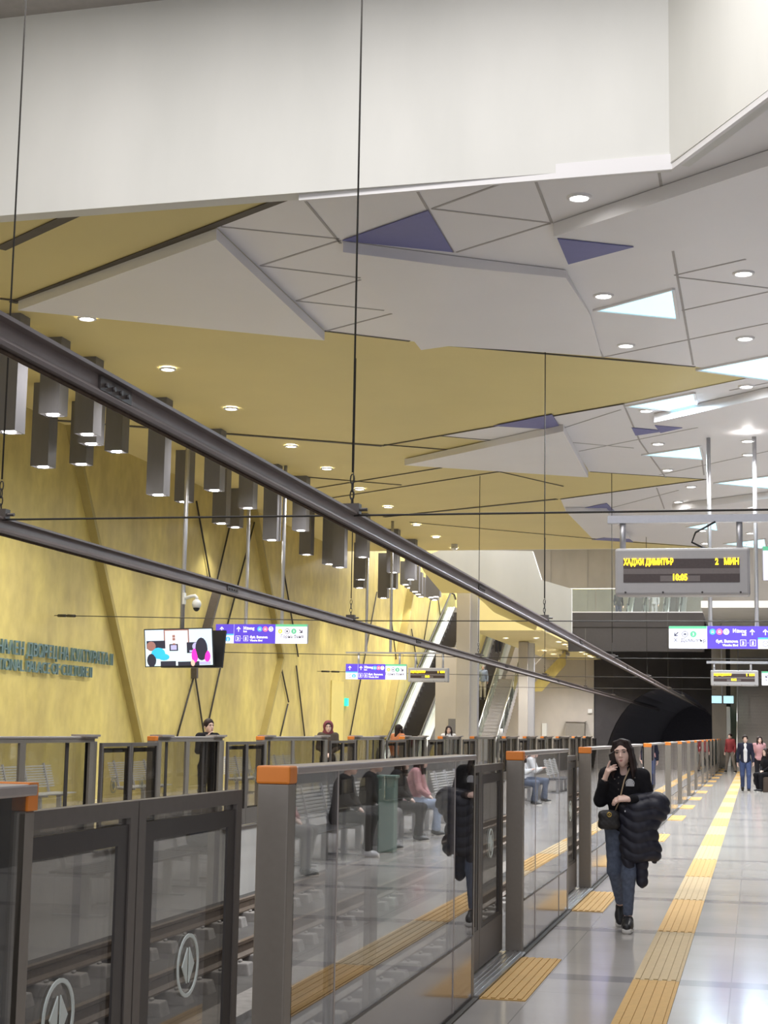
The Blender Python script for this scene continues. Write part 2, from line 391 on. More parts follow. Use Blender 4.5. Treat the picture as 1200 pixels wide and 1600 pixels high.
lo2 = [C(x, y, H-h) for (x, y), h in zip(px2, hs)]; MB().hexa(lo2, [Vector((p.x, p.y, H-.02)) for p in lo2]).build('dropped_panel', 'white', ceil, tri=True)
drop(((865,370),(1300,226),(1300,310),(1052,392),(888,417)), .2)
drop(((632,727),(880,674),(919,746)), .17)
drop(((884,799),(948,800),(985,842),(925,839)), .14)
drop(((1022,660),(1300,598),(1300,632),(1060,668)), .2)
drop(((1050,798),(1300,766),(1300,778),(1090,803)), .2)
for p in (((535,375),(669,328),(708,393)), ((771,665),(863,647),(877,671)), ((900,796),(948,786),(960,798)), ((925,843),(975,835),(990,847))):
    MB().prism([C(x, y, H-.02) for x, y in p], (0,0,-.012)).build('blue_panel', 'blue', ceil)
for p, z in ((((871,372),(990,385),(888,412)), H-.205), (((1023,664),(1066,668),(1032,676)), H-.2)):
    MB().prism([C(x, y, z) for x, y in p], (0,0,-.012)).build('blue_panel', 'blue', ceil)
MB().prism([C(x, y, H-.02) for x, y in ((987,668),(1040,673),(993,680))], (0,0,-.012)).build('blue_panel', 'blue', ceil)
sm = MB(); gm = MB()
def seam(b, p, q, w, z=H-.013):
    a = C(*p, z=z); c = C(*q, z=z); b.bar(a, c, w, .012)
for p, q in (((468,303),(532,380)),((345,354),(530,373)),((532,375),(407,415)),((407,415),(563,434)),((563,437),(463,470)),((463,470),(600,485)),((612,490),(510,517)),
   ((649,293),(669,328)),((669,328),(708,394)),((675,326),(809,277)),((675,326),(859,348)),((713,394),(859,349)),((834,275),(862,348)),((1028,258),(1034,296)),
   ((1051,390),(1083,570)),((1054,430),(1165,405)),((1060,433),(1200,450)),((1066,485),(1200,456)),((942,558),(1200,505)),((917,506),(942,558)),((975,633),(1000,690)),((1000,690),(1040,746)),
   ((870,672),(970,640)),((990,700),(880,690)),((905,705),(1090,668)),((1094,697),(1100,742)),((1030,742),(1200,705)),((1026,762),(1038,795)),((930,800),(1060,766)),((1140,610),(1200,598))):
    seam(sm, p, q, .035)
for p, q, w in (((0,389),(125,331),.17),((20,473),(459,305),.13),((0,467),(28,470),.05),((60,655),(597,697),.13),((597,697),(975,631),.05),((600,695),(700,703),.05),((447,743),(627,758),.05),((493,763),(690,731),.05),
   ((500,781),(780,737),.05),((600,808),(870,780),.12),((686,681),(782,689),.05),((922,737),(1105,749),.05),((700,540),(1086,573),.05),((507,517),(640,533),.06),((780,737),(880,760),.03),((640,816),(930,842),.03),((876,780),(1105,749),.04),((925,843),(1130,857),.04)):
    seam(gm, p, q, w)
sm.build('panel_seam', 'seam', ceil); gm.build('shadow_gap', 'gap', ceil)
# void above the camera: white upper walls, trim at the lower edge, grey slab over them
def upright(name, a, b, z0, z1, t, m):
    a = Vector(a); b = Vector(b); n = Vector((-(b-a).y, (b-a).x, 0)).normalized()*t
    return MB().prism([(a.x,a.y,z0),(b.x,b.y,z0),(b.x+n.x,b.y+n.y,z0),(a.x+n.x,a.y+n.y,z0)], (0,0,z1-z0)).build(name, m)
struct(upright('wall_void_far', vr[0], vr[2], H-.02, 10.75, .25, 'concrete_white'))
struct(upright('wall_void_right', vr[2], vr[4], H-.02, 10.75, .25, 'concrete_white'))
struct(MB().box(vr[4].x, 5.0, vr[4].y, vr[4].y+.25, H-.02, 10.75).build('wall_void_side', 'concrete_white'))
struct(upright('trim_2', vr[1]+Vector((0,-.03,0)), vr[2]+Vector((.03,-.03,0)), H-.09, H+.09, .05, 'white'))
struct(upright('trim_3', vr[2]+Vector((.03,-.03,0)), vr[4], H-.09, H+.09, .05, 'white'))
struct(MB().box(XW, 5, 8, 19, 10.75, 11).build('ceiling_void', 'seam'))
# luminous triangles
LT = [((928,484),(1052,450),(1059,497)),((1088,577),(1230,549),(1230,597)),((977,634),(1085,613),(1091,644)),((1003,710),(1094,696),(1099,717)),((1115,754),(1230,739),(1230,765)),((1072,823),(1119,814),(1122,828)),((1130,849),(1195,841),(1198,857))]
LN = ['largest of those over the walkway, nearest the camera', 'cut off by the picture edge, second nearest', 'just above the recessed lamps, third from the camera', 'beside the hanging sign poles, fourth from the camera', 'behind the right sign pole, fifth from the camera', 'above the nearer departure display', 'farthest of all above the nearer departure display']
for i, p in enumerate(LT):
    c = sum((C(*q) for q in p), Vector())/3; t = thing('luminous_ceiling_panel', 'pale blue glowing triangular ceiling panel, '+LN[i], 'ceiling light', c, 0, 'glowing triangles in the ceiling')
    lp = [C(x, y, H-.014)-c for x, y in p]
    MB().prism(lp, (0,0,-.012)).build('diffuser', 'skypanel', t)
    fr = MB()
    for a in range(3): fr.bar(lp[a]+Vector((0,0,-.012)), lp[(a+1)%3]+Vector((0,0,-.012)), .05, .035)
    fr.build('frame', 'white', t)
    L = bpy.data.lights.new('panel_lamp', 'AREA'); L.shape = 'DISK'; L.size = 1.0; L.energy = 110; L.color = (.68,.86,1.0)
    lo = bpy.data.objects.new('panel_lamp', L); COL.objects.link(lo); lo.parent = t; lo.location = (0,0,-.1)
# round recessed lamps
def downlight():
    t = thing('recessed_downlight', 'x', 'ceiling light')
    m = MB(); n = 20
    vs = [(r*math.cos(2*PI*k/n), r*math.sin(2*PI*k/n), z) for r, z in ((.155,0),(.15,-.022),(.118,-.03),(.11,-.012)) for k in range(n)]
    m.add(vs, [(j*n+k, j*n+(k+1)%n, (j+1)*n+(k+1)%n, (j+1)*n+k) for j in range(3) for k in range(n)], 0, True)
    m.build('trim_ring', 'white', t); MB().disc((0,0), .112, -.016).build('lens', 'lamp', t)
    L = bpy.data.lights.new('lamp', 'SPOT'); L.energy = 300; L.spot_size = 2.35; L.spot_blend = .7; L.shadow_soft_size = .12; L.color = (1,.98,.965)
    lo = bpy.data.objects.new('lamp', L); COL.objects.link(lo); lo.parent = t; lo.location = (0,0,-.06)
    return t
dl = downlight(); first = True
def place_dl(loc, label, group):
    global first
    if first: first = False; dl.location = loc; dl['label'] = label; dl['group'] = group; return dl
    return dup(dl, loc, None, label, group)
for i, (x, y) in enumerate(((128,496),(262,575),(360,637),(445,696),(510,731),(563,763),(609,791),(650,819),(683,838),(715,856))):
    c = C(x, y); place_dl((-10.3, c.y, H-.012), 'round recessed lamp in the yellow ceiling above the far platform, %s from the left' % ORD[i], 'lamps in the yellow ceiling')
for i, (x, y, d) in enumerate(((905,306,.012),(943,460,.012),(978,538,.012),(1010,640,.012),(1028,692,.012),(1043,733,.012),(1060,783,.012),(1080,759,.012),(1098,828,.012),(1101,848,.012))):
    c = C(x, y); place_dl((c.x, c.y, H-d), 'round recessed lamp in the white ceiling above the near gates, %s from the camera' % ORD[i], 'lamps above the near gates')
for i, (x, y) in enumerate(((1161,425),(1163,527),(1166,602),(1168,674),(1168,709),(1171,791),(1171,808),(1172,832),(1173,850))):
    c = C(x, y); place_dl((-.07, c.y, H-(.2 if i == 3 else .012)), 'round recessed lamp in the white ceiling above the walkway, %s from the camera' % ORD[i], 'lamps above the walkway')
for i, y in enumerate((20, 24, 28, 32, 36, 40, 45, 50)):          # third row, over the benches outside the right edge of the photo
    place_dl((2.9, y, H-.012), 'round recessed lamp above the bench row right of the walkway, %s from the camera' % ORD[i], 'lamps above the benches')

# square tube pendants along the yellow wall
PX = [(-10,673,-11.6),(60,646,-11.6),(47,728,-13.3),(115,677,-11.6),(122,692,-12.1),(108,724,-13.3),(163,704,-12.4),(228,772,-11.6),(272,783,-13.2),(318,765,-11.6),(331,817,-13.2),(354,823,-13.9),(372,793,-11.9),
 (410,843,-11.7),(456,828,-11.5),(467,866,-13.1),(503,881,-12.6),(519,886,-12.0),(555,870,-11.6),(554,905,-12.7),(552,918,-13.5),(590,934,-13.4),(604,894,-11.5),(603,919,-12.6),(632,905,-11.5),
 (625,913,-13.2),(632,918,-13.6),(640,924,-13.2),(645,928,-13.6),(650,932,-13.9),(665,933,-13.0),(673,932,-12.6),(671,937,-13.4)]
pend = None
for i, (x, y, X) in enumerate(PX):
    q = at(x, y, 'x', X); L_ = max(.75, H-q.z) if i < 25 else H-q.z; w = .36
    t = thing('box_pendant', 'anthracite square tube pendant lamp, %s from the left of the cluster along the yellow wall' % ORD[i], 'pendant lamp', (X+w/2, q.y+w/2, H), 0, 'square tube pendants along the yellow wall')
    m = MB(); h = w/2
    for a, b, c, d in ((-h,h,-h,-h+.012),(-h,h,h-.012,h),(-h,-h+.012,-h+.012,h-.012),(h-.012,h,-h+.012,h-.012)): m.box(a, b, c, d, -L_, 0)
    m.box(-h+.012, h-.012, -h+.012, h-.012, -L_+.02, -L_+.035)
    m.build('housing', 'pend', t)
    MB().disc((0,0), .105, -L_-.002, 18).build('lens', 'lamp', t)
    L = bpy.data.lights.new('lamp', 'SPOT'); L.energy = 75; L.spot_size = 1.9; L.spot_blend = .6; L.shadow_soft_size = .1; L.color = (1,.95,.86)
    lo = bpy.data.objects.new('lamp', L); COL.objects.link(lo); lo.parent = t; lo.location = (0,0,-L_-.05)

# ribs and cords on the yellow wall
def W(x, y, d=.0): return at(x, y, 'x', XW+d)
ribs = [((105,650),(217,1165)),((395,795),(438,1028)),((438,1028),(408,1155)),((640,915),(598,1155)),((336,925),(318,990)),((303,1042),(303,1060))]
for i, (a, b) in enumerate(ribs):
    p = W(*a, .06); q = W(*b, .06); w = (.26,.26,.26,.5,.34,.2)[i]
    struct(MB().bar(p, q, .12, w, up=(1,0,0)).build('trim_%d' % (10+i), 'rib' if i < 4 else 'dark_steel'))
cords = [((307,783),(331,918)),((359,822),(335,925)),((403,795),(355,978)),((305,1050),(277,1150)),((304,1050),(319,1150)),((350,1018),(321,1150)),((443,890),(466,1026)),((463,1040),(476,1150)),((438,1035),(451,1097)),((450,1100),(438,1150)),
 ((589,925),(547,1150)),((610,955),(619,1030)),((643,983),(652,1038)),((673,938),(662,1005)),((685,938),(688,962))]
for i, (a, b) in enumerate(cords):
    MB().tube([W(*a, .05), W(*b, .05)], .024, 6).build('stretched_cord', 'wire', wl)
p0 = W(517,1063); p1 = W(536,1063)
d = struct(MB().box(XW-.02, XW+.04, p0.y, p1.y, 0, p0.z).build('door_1', mat('pale_yellow_door', (.72,.60,.20), .5, noise=.04)))
d['label'] = 'pale yellow flush door in the yellow wall'
e = W(539,1097); tag(MB().box(XW, XW+.1, e.y-.1, e.y+.16, e.z-.14, e.z+.14).build('emergency_exit_sign', 'exitgreen'), 'small green emergency exit sign on the yellow wall beside the pale door', 'sign')
# wall lettering
def lettering(s, vis, y0, p_end, cap_h, name, label):
    # the visible tail of the line reaches from y0 to p_end along the wall
    vs, fs = text2d(vis, 1.0); k = (p_end.y-y0)/max(v[0] for v in vs); sz = cap_h/.72
    x1 = max(v[0] for v in text2d(s, 1.0)[0]); t = thing(name, label, 'lettering', (XW, p_end.y, p_end.z)); pre = ''
    for wd in s.split(' '):
        pre = (pre+' '+wd) if pre else wd
        xe = max(v[0] for v in text2d(pre, 1.0)[0]); vs, fs = text2d(wd, 1.0, .004); xw = max(v[0] for v in vs); m = MB()
        base = [(.075, -(x1-xe+xw-u)*k, v*sz) for u, v in vs]; back = [(.03, q[1], q[2]) for q in base]; m.add(base, fs); m.add(back, fs); ed = {}
        for f in fs:
            for a_, b_ in zip(f, f[1:]+f[:1]): kk = (min(a_,b_), max(a_,b_)); ed[kk] = ed.get(kk, 0)+1
        for (a_, b_), c in ed.items():
            if c == 1: m.add([base[a_], base[b_], back[b_], back[a_]], [(0,1,2,3)])
        m.build('word', 'letters', t)
lettering('НАЦИОНАΛЕН ДВОРЕЦ НА КУΛТУРАТА II', 'АΛЕН ДВОРЕЦ НА КУΛТУРАТА II', 29.15, W(172,1039.5), .275, 'wall_lettering', 'upper line of blue-grey raised Cyrillic letters on the yellow wall')
lettering('NATIONAL PALACE OF CULTURE II', 'IONAL PALACE OF CULTURE II', 29.15, W(139.5,1058.5), .235, 'wall_lettering', 'lower line of blue-grey raised Latin letters on the yellow wall')

# ------------------------------------------------------------------ tracks
for i, (x, lab) in enumerate(((-2.68,'running rail of the near track closest to the near gates'),(-4.12,'running rail of the near track on the side of the middle aisle'),(-5.95,'running rail of the far track on the side of the middle aisle'),(-7.39,'running rail of the far track closest to the far gates'))):
    z = -1.0
    o = MB().prism([(x-.07,-3,z-.02),(x+.07,-3,z-.02),(x+.07,-3,z),(x+.015,-3,z+.03),(x+.015,-3,z+.11),(x+.036,-3,z+.125),(x+.036,-3,z+.16),(x-.036,-3,z+.16),(x-.036,-3,z+.125),(x-.015,-3,z+.11),(x-.015,-3,z+.03),(x-.07,-3,z)], (0,115,0)).build('running_rail', 'rail')
    tag(o, 'brown steel '+lab, 'rail', 'running rails')
blk = None
for x, n, w in ((-2.68, 44, 'under the first rail from the near gates'), (-4.12, 44, 'under the second rail from the near gates'), (-5.95, 36, 'under the third rail from the near gates'), (-7.39, 36, 'under the last rail by the far gates')):
    for k in range(n):
        y = 3.4+.7*k
        if blk is None:
            m = MB().hexa([(-.30,-.14,-.16),(.30,-.14,-.16),(.30,.14,-.16),(-.30,.14,-.16)], [(-.26,-.11,0),(.26,-.11,0),(.26,.11,0),(-.26,.11,0)])
            for sx in (-.15,.12): m.box(sx, sx+.04, -.04, .04, 0, .03)
            blk = m.build('sleeper_block', 'block', bevel=.02); o = blk
        else: o = blk.copy(); COL.objects.link(o)
        o.location = (x, y, -1.02); tag(o, 'grey concrete sleeper block '+w, 'sleeper block', 'sleeper blocks '+w)
struct(MB().box(-5.25, -4.85, -3, 95, -1.15, -1.08).build('trim_4', 'block'))
for i, (x, y) in enumerate(((-3.4, 8.3), (-3.4, 13.4))):
    tag(MB().box(x-.3, x+.3, y-.05, y+.05, -1.12, -1.04).tube([(x-.3,y,-1.03),(x+.3,y,-1.03)], .03, 8).build('track_marker', 'yellow_stick'), 'yellow marker bar lying between the near rails, %s' % ('closer one' if i == 0 else 'farther one'), 'track marker', 'yellow track markers')

# ------------------------------------------------------------------ overhead conductor rails and their hangers
M['railm'] = mat('rail_profile_brown', (.27,.225,.215), .42, .25, noise=.12, nscale=8, stretch=(1,.3,1))
def crail(x, y1, label):
    z = 3.45; t = thing('overhead_conductor_rail', label, 'overhead rail', (x, 0, z))
    m = MB(); prof = [(-.06,.075),(.06,.075),(.06,.055),(.02,.05),(.02,-.02),(.05,-.05),(.045,-.07),(-.045,-.07),(-.05,-.05),(-.02,-.02),(-.02,.05),(-.06,.055)]
    m.prism([(a, 2.0, b) for a, b in prof], (0, y1-2.0, 0)); m.build('profile', 'railm', t)
    m = MB().tube([(0,2,-.078),(0,y1,-.078)], .012, 6); m.build('contact_wire', 'rail', t)
    y = 8.0
    while y < min(y1, 60):
        j = MB().box(.019, .035, y-.22, y+.22, -.03, .045).box(-.035, -.019, y-.22, y+.22, -.03, .045)
        for b in range(4): j.tube([(.03, y-.15+.1*b, .005),(.05, y-.15+.1*b, .005)], .014, 6)
        j.build('splice_plate', 'dark_steel', t); y += 12.1
crail(-3.4, 118, 'nearer brown overhead conductor rail running above the near track')
crail(-6.73, 118, 'farther brown overhead conductor rail running above the far track')
def hanger(x, y, top, label):
    t = thing('rail_hanger', label, 'hanger', (x, y, 3.53), 0, 'hangers of the overhead rails')
    m = MB().tube([(0,0,.35),(0,0,top-3.53)], .0085, 6); m.build('wire_rope', 'wire', t)
    c = MB()
    for j in range(4):
        z = .08+.07*j; r = .035
        pts = [(r*.5*math.cos(a)*(j%2), r*.5*math.cos(a)*(1-j%2), z+.045*math.sin(a)) for a in [2*PI*k/10 for k in range(11)]]
        c.tube(pts, .006, 5, caps=False)
    c.build('chain', 'wire', t); MB().box(-.075,.075,-.05,.05,-.02,.07).tube([(-.14,0,.02),(.14,0,.02)], .016, 6).build('clamp', 'dark_steel', t)
k = 0
for y in (13.4, 26.6, 39.7, 52.8, 65.9, 79.0):
    for x, n in ((-3.4,'nearer'),(-6.73,'farther')):
        hanger(x, y, 10.75 if y < 18 else (H if y < 56 else 7.3 if y < 77 and x > -6 else 5.95), 'thin wire hanger with chain holding the %s overhead rail, %s support from the camera' % (n, ORD[k//2])); k += 1
for i, path in enumerate((((-14.5,13.4,3.52),(-3.4,13.4,3.5),(5,13.4,3.5)), ((-14.5,31.6,3.95),(-6.73,26.6,3.5),(5,26.6,3.5)), ((-14.5,39.7,3.6),(-6.73,39.7,3.5),(5,39.7,3.5)), ((-14.5,52.8,3.6),(-6.73,52.8,3.5),(5,52.8,3.5)), ((-12.3,65.9,3.5),(-6.73,65.9,3.5),(-1.5,65.9,3.5)))):
    c = Vector(path[1]); loc = [Vector(p)-c for p in path]
    t = thing('cross_span_wire', 'horizontal steel rope crossing both tracks at the %s support from the camera' % ORD[i], 'cable', c, 0, 'cross ropes above the tracks')
    MB().tube(loc, .0095, 6).build('rope', 'wire', t)
    m = MB(); u = (loc[1]-loc[0]).normalized()
    for s_ in (.15, .5): m.tube([loc[0]+u*s_, loc[0]+u*(s_+.28)], .03, 8)
    m.build('turnbuckle', 'wire', t)

# ------------------------------------------------------------------ platform gates
DW = 2.12                                                # clear width of one double door
def emblem(m, x, y, z, r, s):
    n = 28
    vs = [(x+o*s, y+q*math.cos(2*PI*k/n), z+q*math.sin(2*PI*k/n)) for o in (0,-.004) for q in (r, r*.88) for k in range(n)]
    fs = []
    for k in range(n):
        j = (k+1)%n; A, B, Cc, D = k, n+k, 2*n+k, 3*n+k; a, b, c, d = j, n+j, 2*n+j, 3*n+j
        fs += [(A,a,b,B), (Cc,D,d,c), (A,Cc,c,a), (B,b,d,D)]
    m.add(vs, fs)
    for q in (-1, 1): m.prism([(x, y+q*r*.09, z-r*.56), (x, y+q*r*.56, z), (x, y+q*r*.09, z+r*.56)], (-.004*s,0,0))
def gate(L, s, first_cap=True, end_orange=False, doors=True):
    # s = +1: platform on the +X side; local x = -s*depth towards the track, y along the platform
    t = thing('platform_screen_gate', 'x', 'platform gate')
    def bx(m, d0, d1, y0, y1, z0, z1, k=0): a, b = sorted((-s*d0, -s*d1)); m.box(a, b, y0, y1, z0, z1, k); return m
    bx(MB(), 0, .125, 0, .10, 0, 1.44).build('end_post', 'gate', t, bevel=.006)
    if first_cap: bx(MB(), -.004, .13, -.005, .105, 1.44, 1.508).build('orange_cap', 'orange', t, bevel=.008)
    bx(MB(), .0, .125, L-.09, L, 0, 1.44).build('end_post', 'gate', t, bevel=.005)
    if end_orange: bx(MB(), -.004, .13, L-.05, L+.004, 1.44, 1.508).build('orange_cap', 'orange', t)
    cuts = [.10, .75, L-.72, L-.05]
    for a, b in zip(cuts, cuts[1:]):
        bx(MB(), .0, .012, a+.006, b-.006, .40, 1.475).build('glass_pane', 'pane', t)
        bx(MB(), .002, .02, a+.004, b-.004, .03, .385).build('kick_plate', 'kick', t, bevel=.003)
    for c in cuts[1:3]: bx(MB(), -.002, .02, c-.007, c+.007, .03, 1.475).build('mullion', 'gate_top', t)
    for c0, c1 in ((cuts[1]-.07, cuts[1]+.03), (cuts[2]-.07, cuts[2]+.03), (.10,.17), (L-.16,L-.09)): bx(MB(), .02, .03, c0, c1, .40, 1.475).build('dark_border', 'gate_dark', t)
    bx(MB(), -.003, .02, .10, L-.05, .385, .40).build('middle_rail', 'gate_dark', t)
    bx(MB(), -.006, .135, .105 if first_cap else 0, L, 1.475, 1.505).build('top_rail', 'gate_top', t, bevel=.006)
    bx(MB(), .0, .125, .1, L-.09, 0, .03).build('base_rail', 'gate_dark', t)
    # track-side structure
    m = MB(); bx(m, .095, .125, .1, L-.09, 1.425, 1.475); bx(m, .095, .125, .1, L-.09, .03, .30)
    for c in (.1, L*.42, L-.24): bx(m, .095, .125, c, c+.16, .3, 1.425)
    m.build('rear_frame', 'gate', t)
    if s < 0:
        for c in (0.12, L-.55): bx(MB(), -.01, .19, c, c+.5, 1.50, 1.53).build('cover_plate', 'gate_top', t)
    if not doors: return t
    for k, (a, b) in enumerate(((L+.02, L+DW/2-.005), (L+DW/2+.005, L+DW-.02))):
        lf = MB(); d0, d1 = .145, .185
        bx(lf, d0, d1, a, a+.06, .035, 1.42); bx(lf, d0, d1, b-.06, b, .035, 1.42); bx(lf, d0, d1, a+.06, b-.06, 1.37, 1.42); bx(lf, d0, d1, a+.06, b-.06, .035, .30)
        lo = lf.build('door_leaf', 'gate_door', t)
        bx(MB(), .16, .17, a+.06, b-.06, .30, 1.37).build('glass_pane', 'pane_door', lo)
        g = MB(); 
        for y0, y1, z0, z1 in ((a+.06,a+.145,.30,1.35),(b-.145,b-.06,.30,1.35),(a+.145,b-.145,1.29,1.35),(a+.145,b-.145,.30,.33)): bx(g, .15, .158, y0, y1, z0, z1)
        g.build('gasket', 'gate_dark', lo)
        e = MB(); emblem(e, -s*.152, (a+b)/2, .85, .105, s); e.build('etched_arrows', 'emblem', lo)['label'] = 'white etched ring with two arrowheads'
    q = MB(); bx(q, -.03, .19, L+.01, L+DW-.01, 0, .022)
    for j in range(4): bx(q, .0+.035*j, .018+.035*j, L+.02, L+DW-.02, .022, .028)
    q.build('door_sill', 'steel', t)
    return t
NS = [12.27,17.47,22.67,27.87,34.37,39.57,44.77,49.97,56.5,61.7,66.9,72.1,78.6,83.8]
def run(starts, X, s, side):
    proto = {}
    for i, y in enumerate(starts):
        nx = starts[i+1] if i+1 < len(starts) else y+5.2; L = round(nx-y-DW, 2)
        lab = 'bronze framed glass platform gate with orange cap along the %s track, %s from the camera' % (side, ORD[i])
        if L in proto: dup(proto[L], (X, y, 0), None, lab, 'gates along the %s track' % side)
        else:
            t = gate(L, s); t.location = (X, y, 0); t['label'] = lab; t['group'] = 'gates along the %s track' % side; proto[L] = t
t = gate(5.3, 1, False, True); t.location = (-1.73, 3.71-5.3, 0); t['label'] = 'bronze framed glass platform gate at the left picture edge, the nearest of all'; t['group'] = 'gates along the near track'
run([5.93]+NS, -1.73, 1, 'near')
FS = [10.9, 16.05, 22.15]+[27.4,34.0,39.2,44.2,49.4,55.9,61.1,66.3,71.5,78.0,83.2]
run(FS, -8.62, -1, 'far')
# tactile pads in front of the doors
ends = [(3.71, 5.93)] + [(b-DW, b) for b in NS]
for i, (a, b) in enumerate(ends):
    m = MB().box(-1.70, -1.41, a+.02, b-.18, 0, .006)
    for j in range(5): m.box(-1.685+.055*j, -1.655+.055*j, a+.04, b-.2, .006, .012)
    tag(m.build('tactile_pad', 'tact_a'), 'short yellow ribbed tactile pad before a gate door, %s from the camera' % ORD[i], 'tactile paving', 'tactile pads at the doors')

# ------------------------------------------------------------------ signs
SM = ['purple','signwhite','signgreen','signblue','signred','signyellow','signink','signghost','grey_paint','led']
def place2d(m, vs, fs, ox, oz, k, y): m.add([(ox+u, y, oz+v) for u, v in vs], fs, k)
def words(m, s, x, z, size, k, y, bold=.0, xs=1., al='LEFT'):
    vs, fs = text2d(s, size, bold, xs, al); place2d(m, vs, fs, x, z, k, y)
def arrow(m, x, z, r, ang, k, y):
    c, s = math.cos(ang), math.sin(ang)
    for poly in (((-.16,-1),(.16,-1),(.16,.55),(-.16,.55)), ((0,1),(-.85,.12),(-.62,-.12),(0,.52)), ((0,1),(0,.52),(.62,-.12),(.85,.12))):
        m.poly([(x+r*(u*c-v*s), y, z+r*(u*s+v*c)) for u, v in poly], k)
def ringd(m, x, z, r, r2, k, y, n=20):
    vs = [(x+q*math.cos(2*PI*i/n), y, z+q*math.sin(2*PI*i/n)) for q in (r, r2) for i in range(n)]; m.add(vs, [(i,(i+1)%n,(i+1)%n+n,i+n) for i in range(n)], k)
def rect(m, x0, x1, z0, z1, k, y): m.poly([(x0,y,z0),(x1,y,z0),(x1,y,z1),(x0,y,z1)], k)
def disc(m, x, z, r, k, y): m.disc((x, z), r, y, 18, k, 'y')
def ptrain(m, x, z, r, y):
    rect(m, x-r*.4, x+r*.4, z-r*.35, z+r*.5, 1, y); rect(m, x-r*.26, x+r*.26, z+r*.05, z+r*.35, 4 if False else 6, y-.002); rect(m, x-r*.55, x-r*.3, z-r*.6, z-r*.4, 1, y); rect(m, x+r*.3, x+r*.55, z-r*.6, z-r*.4, 1, y)
def pieceA(m, x0, W, Hh, y, y2):
    rect(m, x0, x0+W, Hh*.5, Hh, 0, y); rect(m, x0, x0+W, Hh*.42, Hh*.5, 3, y); rect(m, x0, x0+W, 0, Hh*.42, 1, y)
    arrow(m, x0+W*.33, Hh*.74, Hh*.135, 0, 1, y2)
    ringd(m, x0+W*.33, Hh*.22, Hh*.13, Hh*.11, 6, y2); words(m, 'M', x0+W*.33, Hh*.17, Hh*.13, 6, y2, al='CENTER')
    disc(m, x0+W*.68, Hh*.22, Hh*.13, 3, y2); words(m, 'i', x0+W*.68, Hh*.13, Hh*.24, 1, y2-.002, .004, al='CENTER')
def pieceB(m, x0, W, Hh, y, y2, flip):
    rect(m, x0, x0+W, 0, Hh, 0, y); rect(m, x0-.003, x0+.003, 0, Hh, 1, y2)
    f = (lambda q: x0+W*(1-q)) if flip else (lambda q: x0+W*q)
    arrow(m, f(.11), Hh*.74, Hh*.135, 0, 1, y2)
    words(m, 'Изxog', f(.225), Hh*.72, Hh*.22, 1, y2, .004, 1, 'RIGHT' if flip else 'LEFT'); words(m, 'Exit', f(.225), Hh*.58, Hh*.13, 1, y2, .002, 1, 'RIGHT' if flip else 'LEFT')
    cs = (.62,.755,.89) if not flip else (.89,.755,.62)
    for q, k in zip(cs, (3,4,1)): disc(m, f(q), Hh*.75, Hh*.135, k, y2)
    for q in cs[:2]: ptrain(m, f(q), Hh*.75, Hh*.11, y2-.002)
    ringd(m, f(cs[2]), Hh*.75, Hh*.10, Hh*.085, 6, y2-.002); m.poly([(f(cs[2])+a*Hh, y2-.003, Hh*(.75+b)) for a, b in ((-.01,.08),(.01,.08),(.05,-.05),(.03,-.06))], 6)
    bxs = (.1, .29)
    nums = ('3','5') if not flip else ('5','3')
    for q, n in zip(bxs, nums):
        X = f(q); a = Hh*.13
        for r4 in ((X-a,X+a,Hh*.12,Hh*.14),(X-a,X+a,Hh*.38,Hh*.40),(X-a,X-a+Hh*.02,Hh*.12,Hh*.40),(X+a-Hh*.02,X+a,Hh*.12,Hh*.40)): rect(m, *r4, 1, y2)
        words(m, n, X, Hh*.18, Hh*.2, 1, y2, .006, 1, 'CENTER')
    rect(m, f(.195)-Hh*.02, f(.195)+Hh*.02, Hh*.25, Hh*.27, 1, y2)
    words(m, 'бyл. Bumowa', f(.39), Hh*.27, Hh*.19, 1, y2, .004, .9, 'RIGHT' if flip else 'LEFT'); words(m, 'Vitosha Blvd', f(.39), Hh*.11, Hh*.135, 1, y2, .003, 1, 'RIGHT' if flip else 'LEFT')
def pieceC(m, x0, W, Hh, y, y2, flip, word, ghost):
    rect(m, x0, x0+W, 0, Hh*.88, 1, y); rect(m, x0, x0+W, Hh*.88, Hh, 2, y)
    r = Hh*.14; z = Hh*.64
    if not flip:
        disc(m, x0+W*.15, z, r*.85, 5, y2); ptrain(m, x0+W*.15, z, r*.6, y2-.002)
        ringd(m, x0+W*.37, z, r, r*.84, 6, y2); words(m, 'M', x0+W*.37, z-r*.35, r*1.0, 6, y2, .002, 1, 'CENTER')
        disc(m, x0+W*.58, z, r, 2, y2); words(m, '3', x0+W*.58, z-r*.42, r*1.2, 1, y2-.002, .002, 1, 'CENTER'); arrow(m, x0+W*.80, z, r*.9, -PI*.75, 6, y2)
        words(m, word, x0+W*.9, Hh*.29, Hh*.25, 6, y2, 0, 1, 'RIGHT'); words(m, ghost, x0+W*.9, Hh*.12, Hh*.15, 7, y2, 0, 1, 'RIGHT')
    else:
        arrow(m, x0+W*.19, z, r*.9, PI*.75, 6, y2); ringd(m, x0+W*.42, z, r, r*.84, 6, y2); words(m, 'M', x0+W*.42, z-r*.35, r*1.0, 6, y2, .002, 1, 'CENTER')
        disc(m, x0+W*.64, z, r, 2, y2); words(m, '3', x0+W*.64, z-r*.42, r*1.2, 1, y2-.002, .002, 1, 'CENTER')
        words(m, word, x0+W*.12, Hh*.29, Hh*.25, 6, y2, 0, 1, 'LEFT'); words(m, ghost, x0+W*.12, Hh*.12, Hh*.15, 7, y2, 0, 1, 'LEFT')
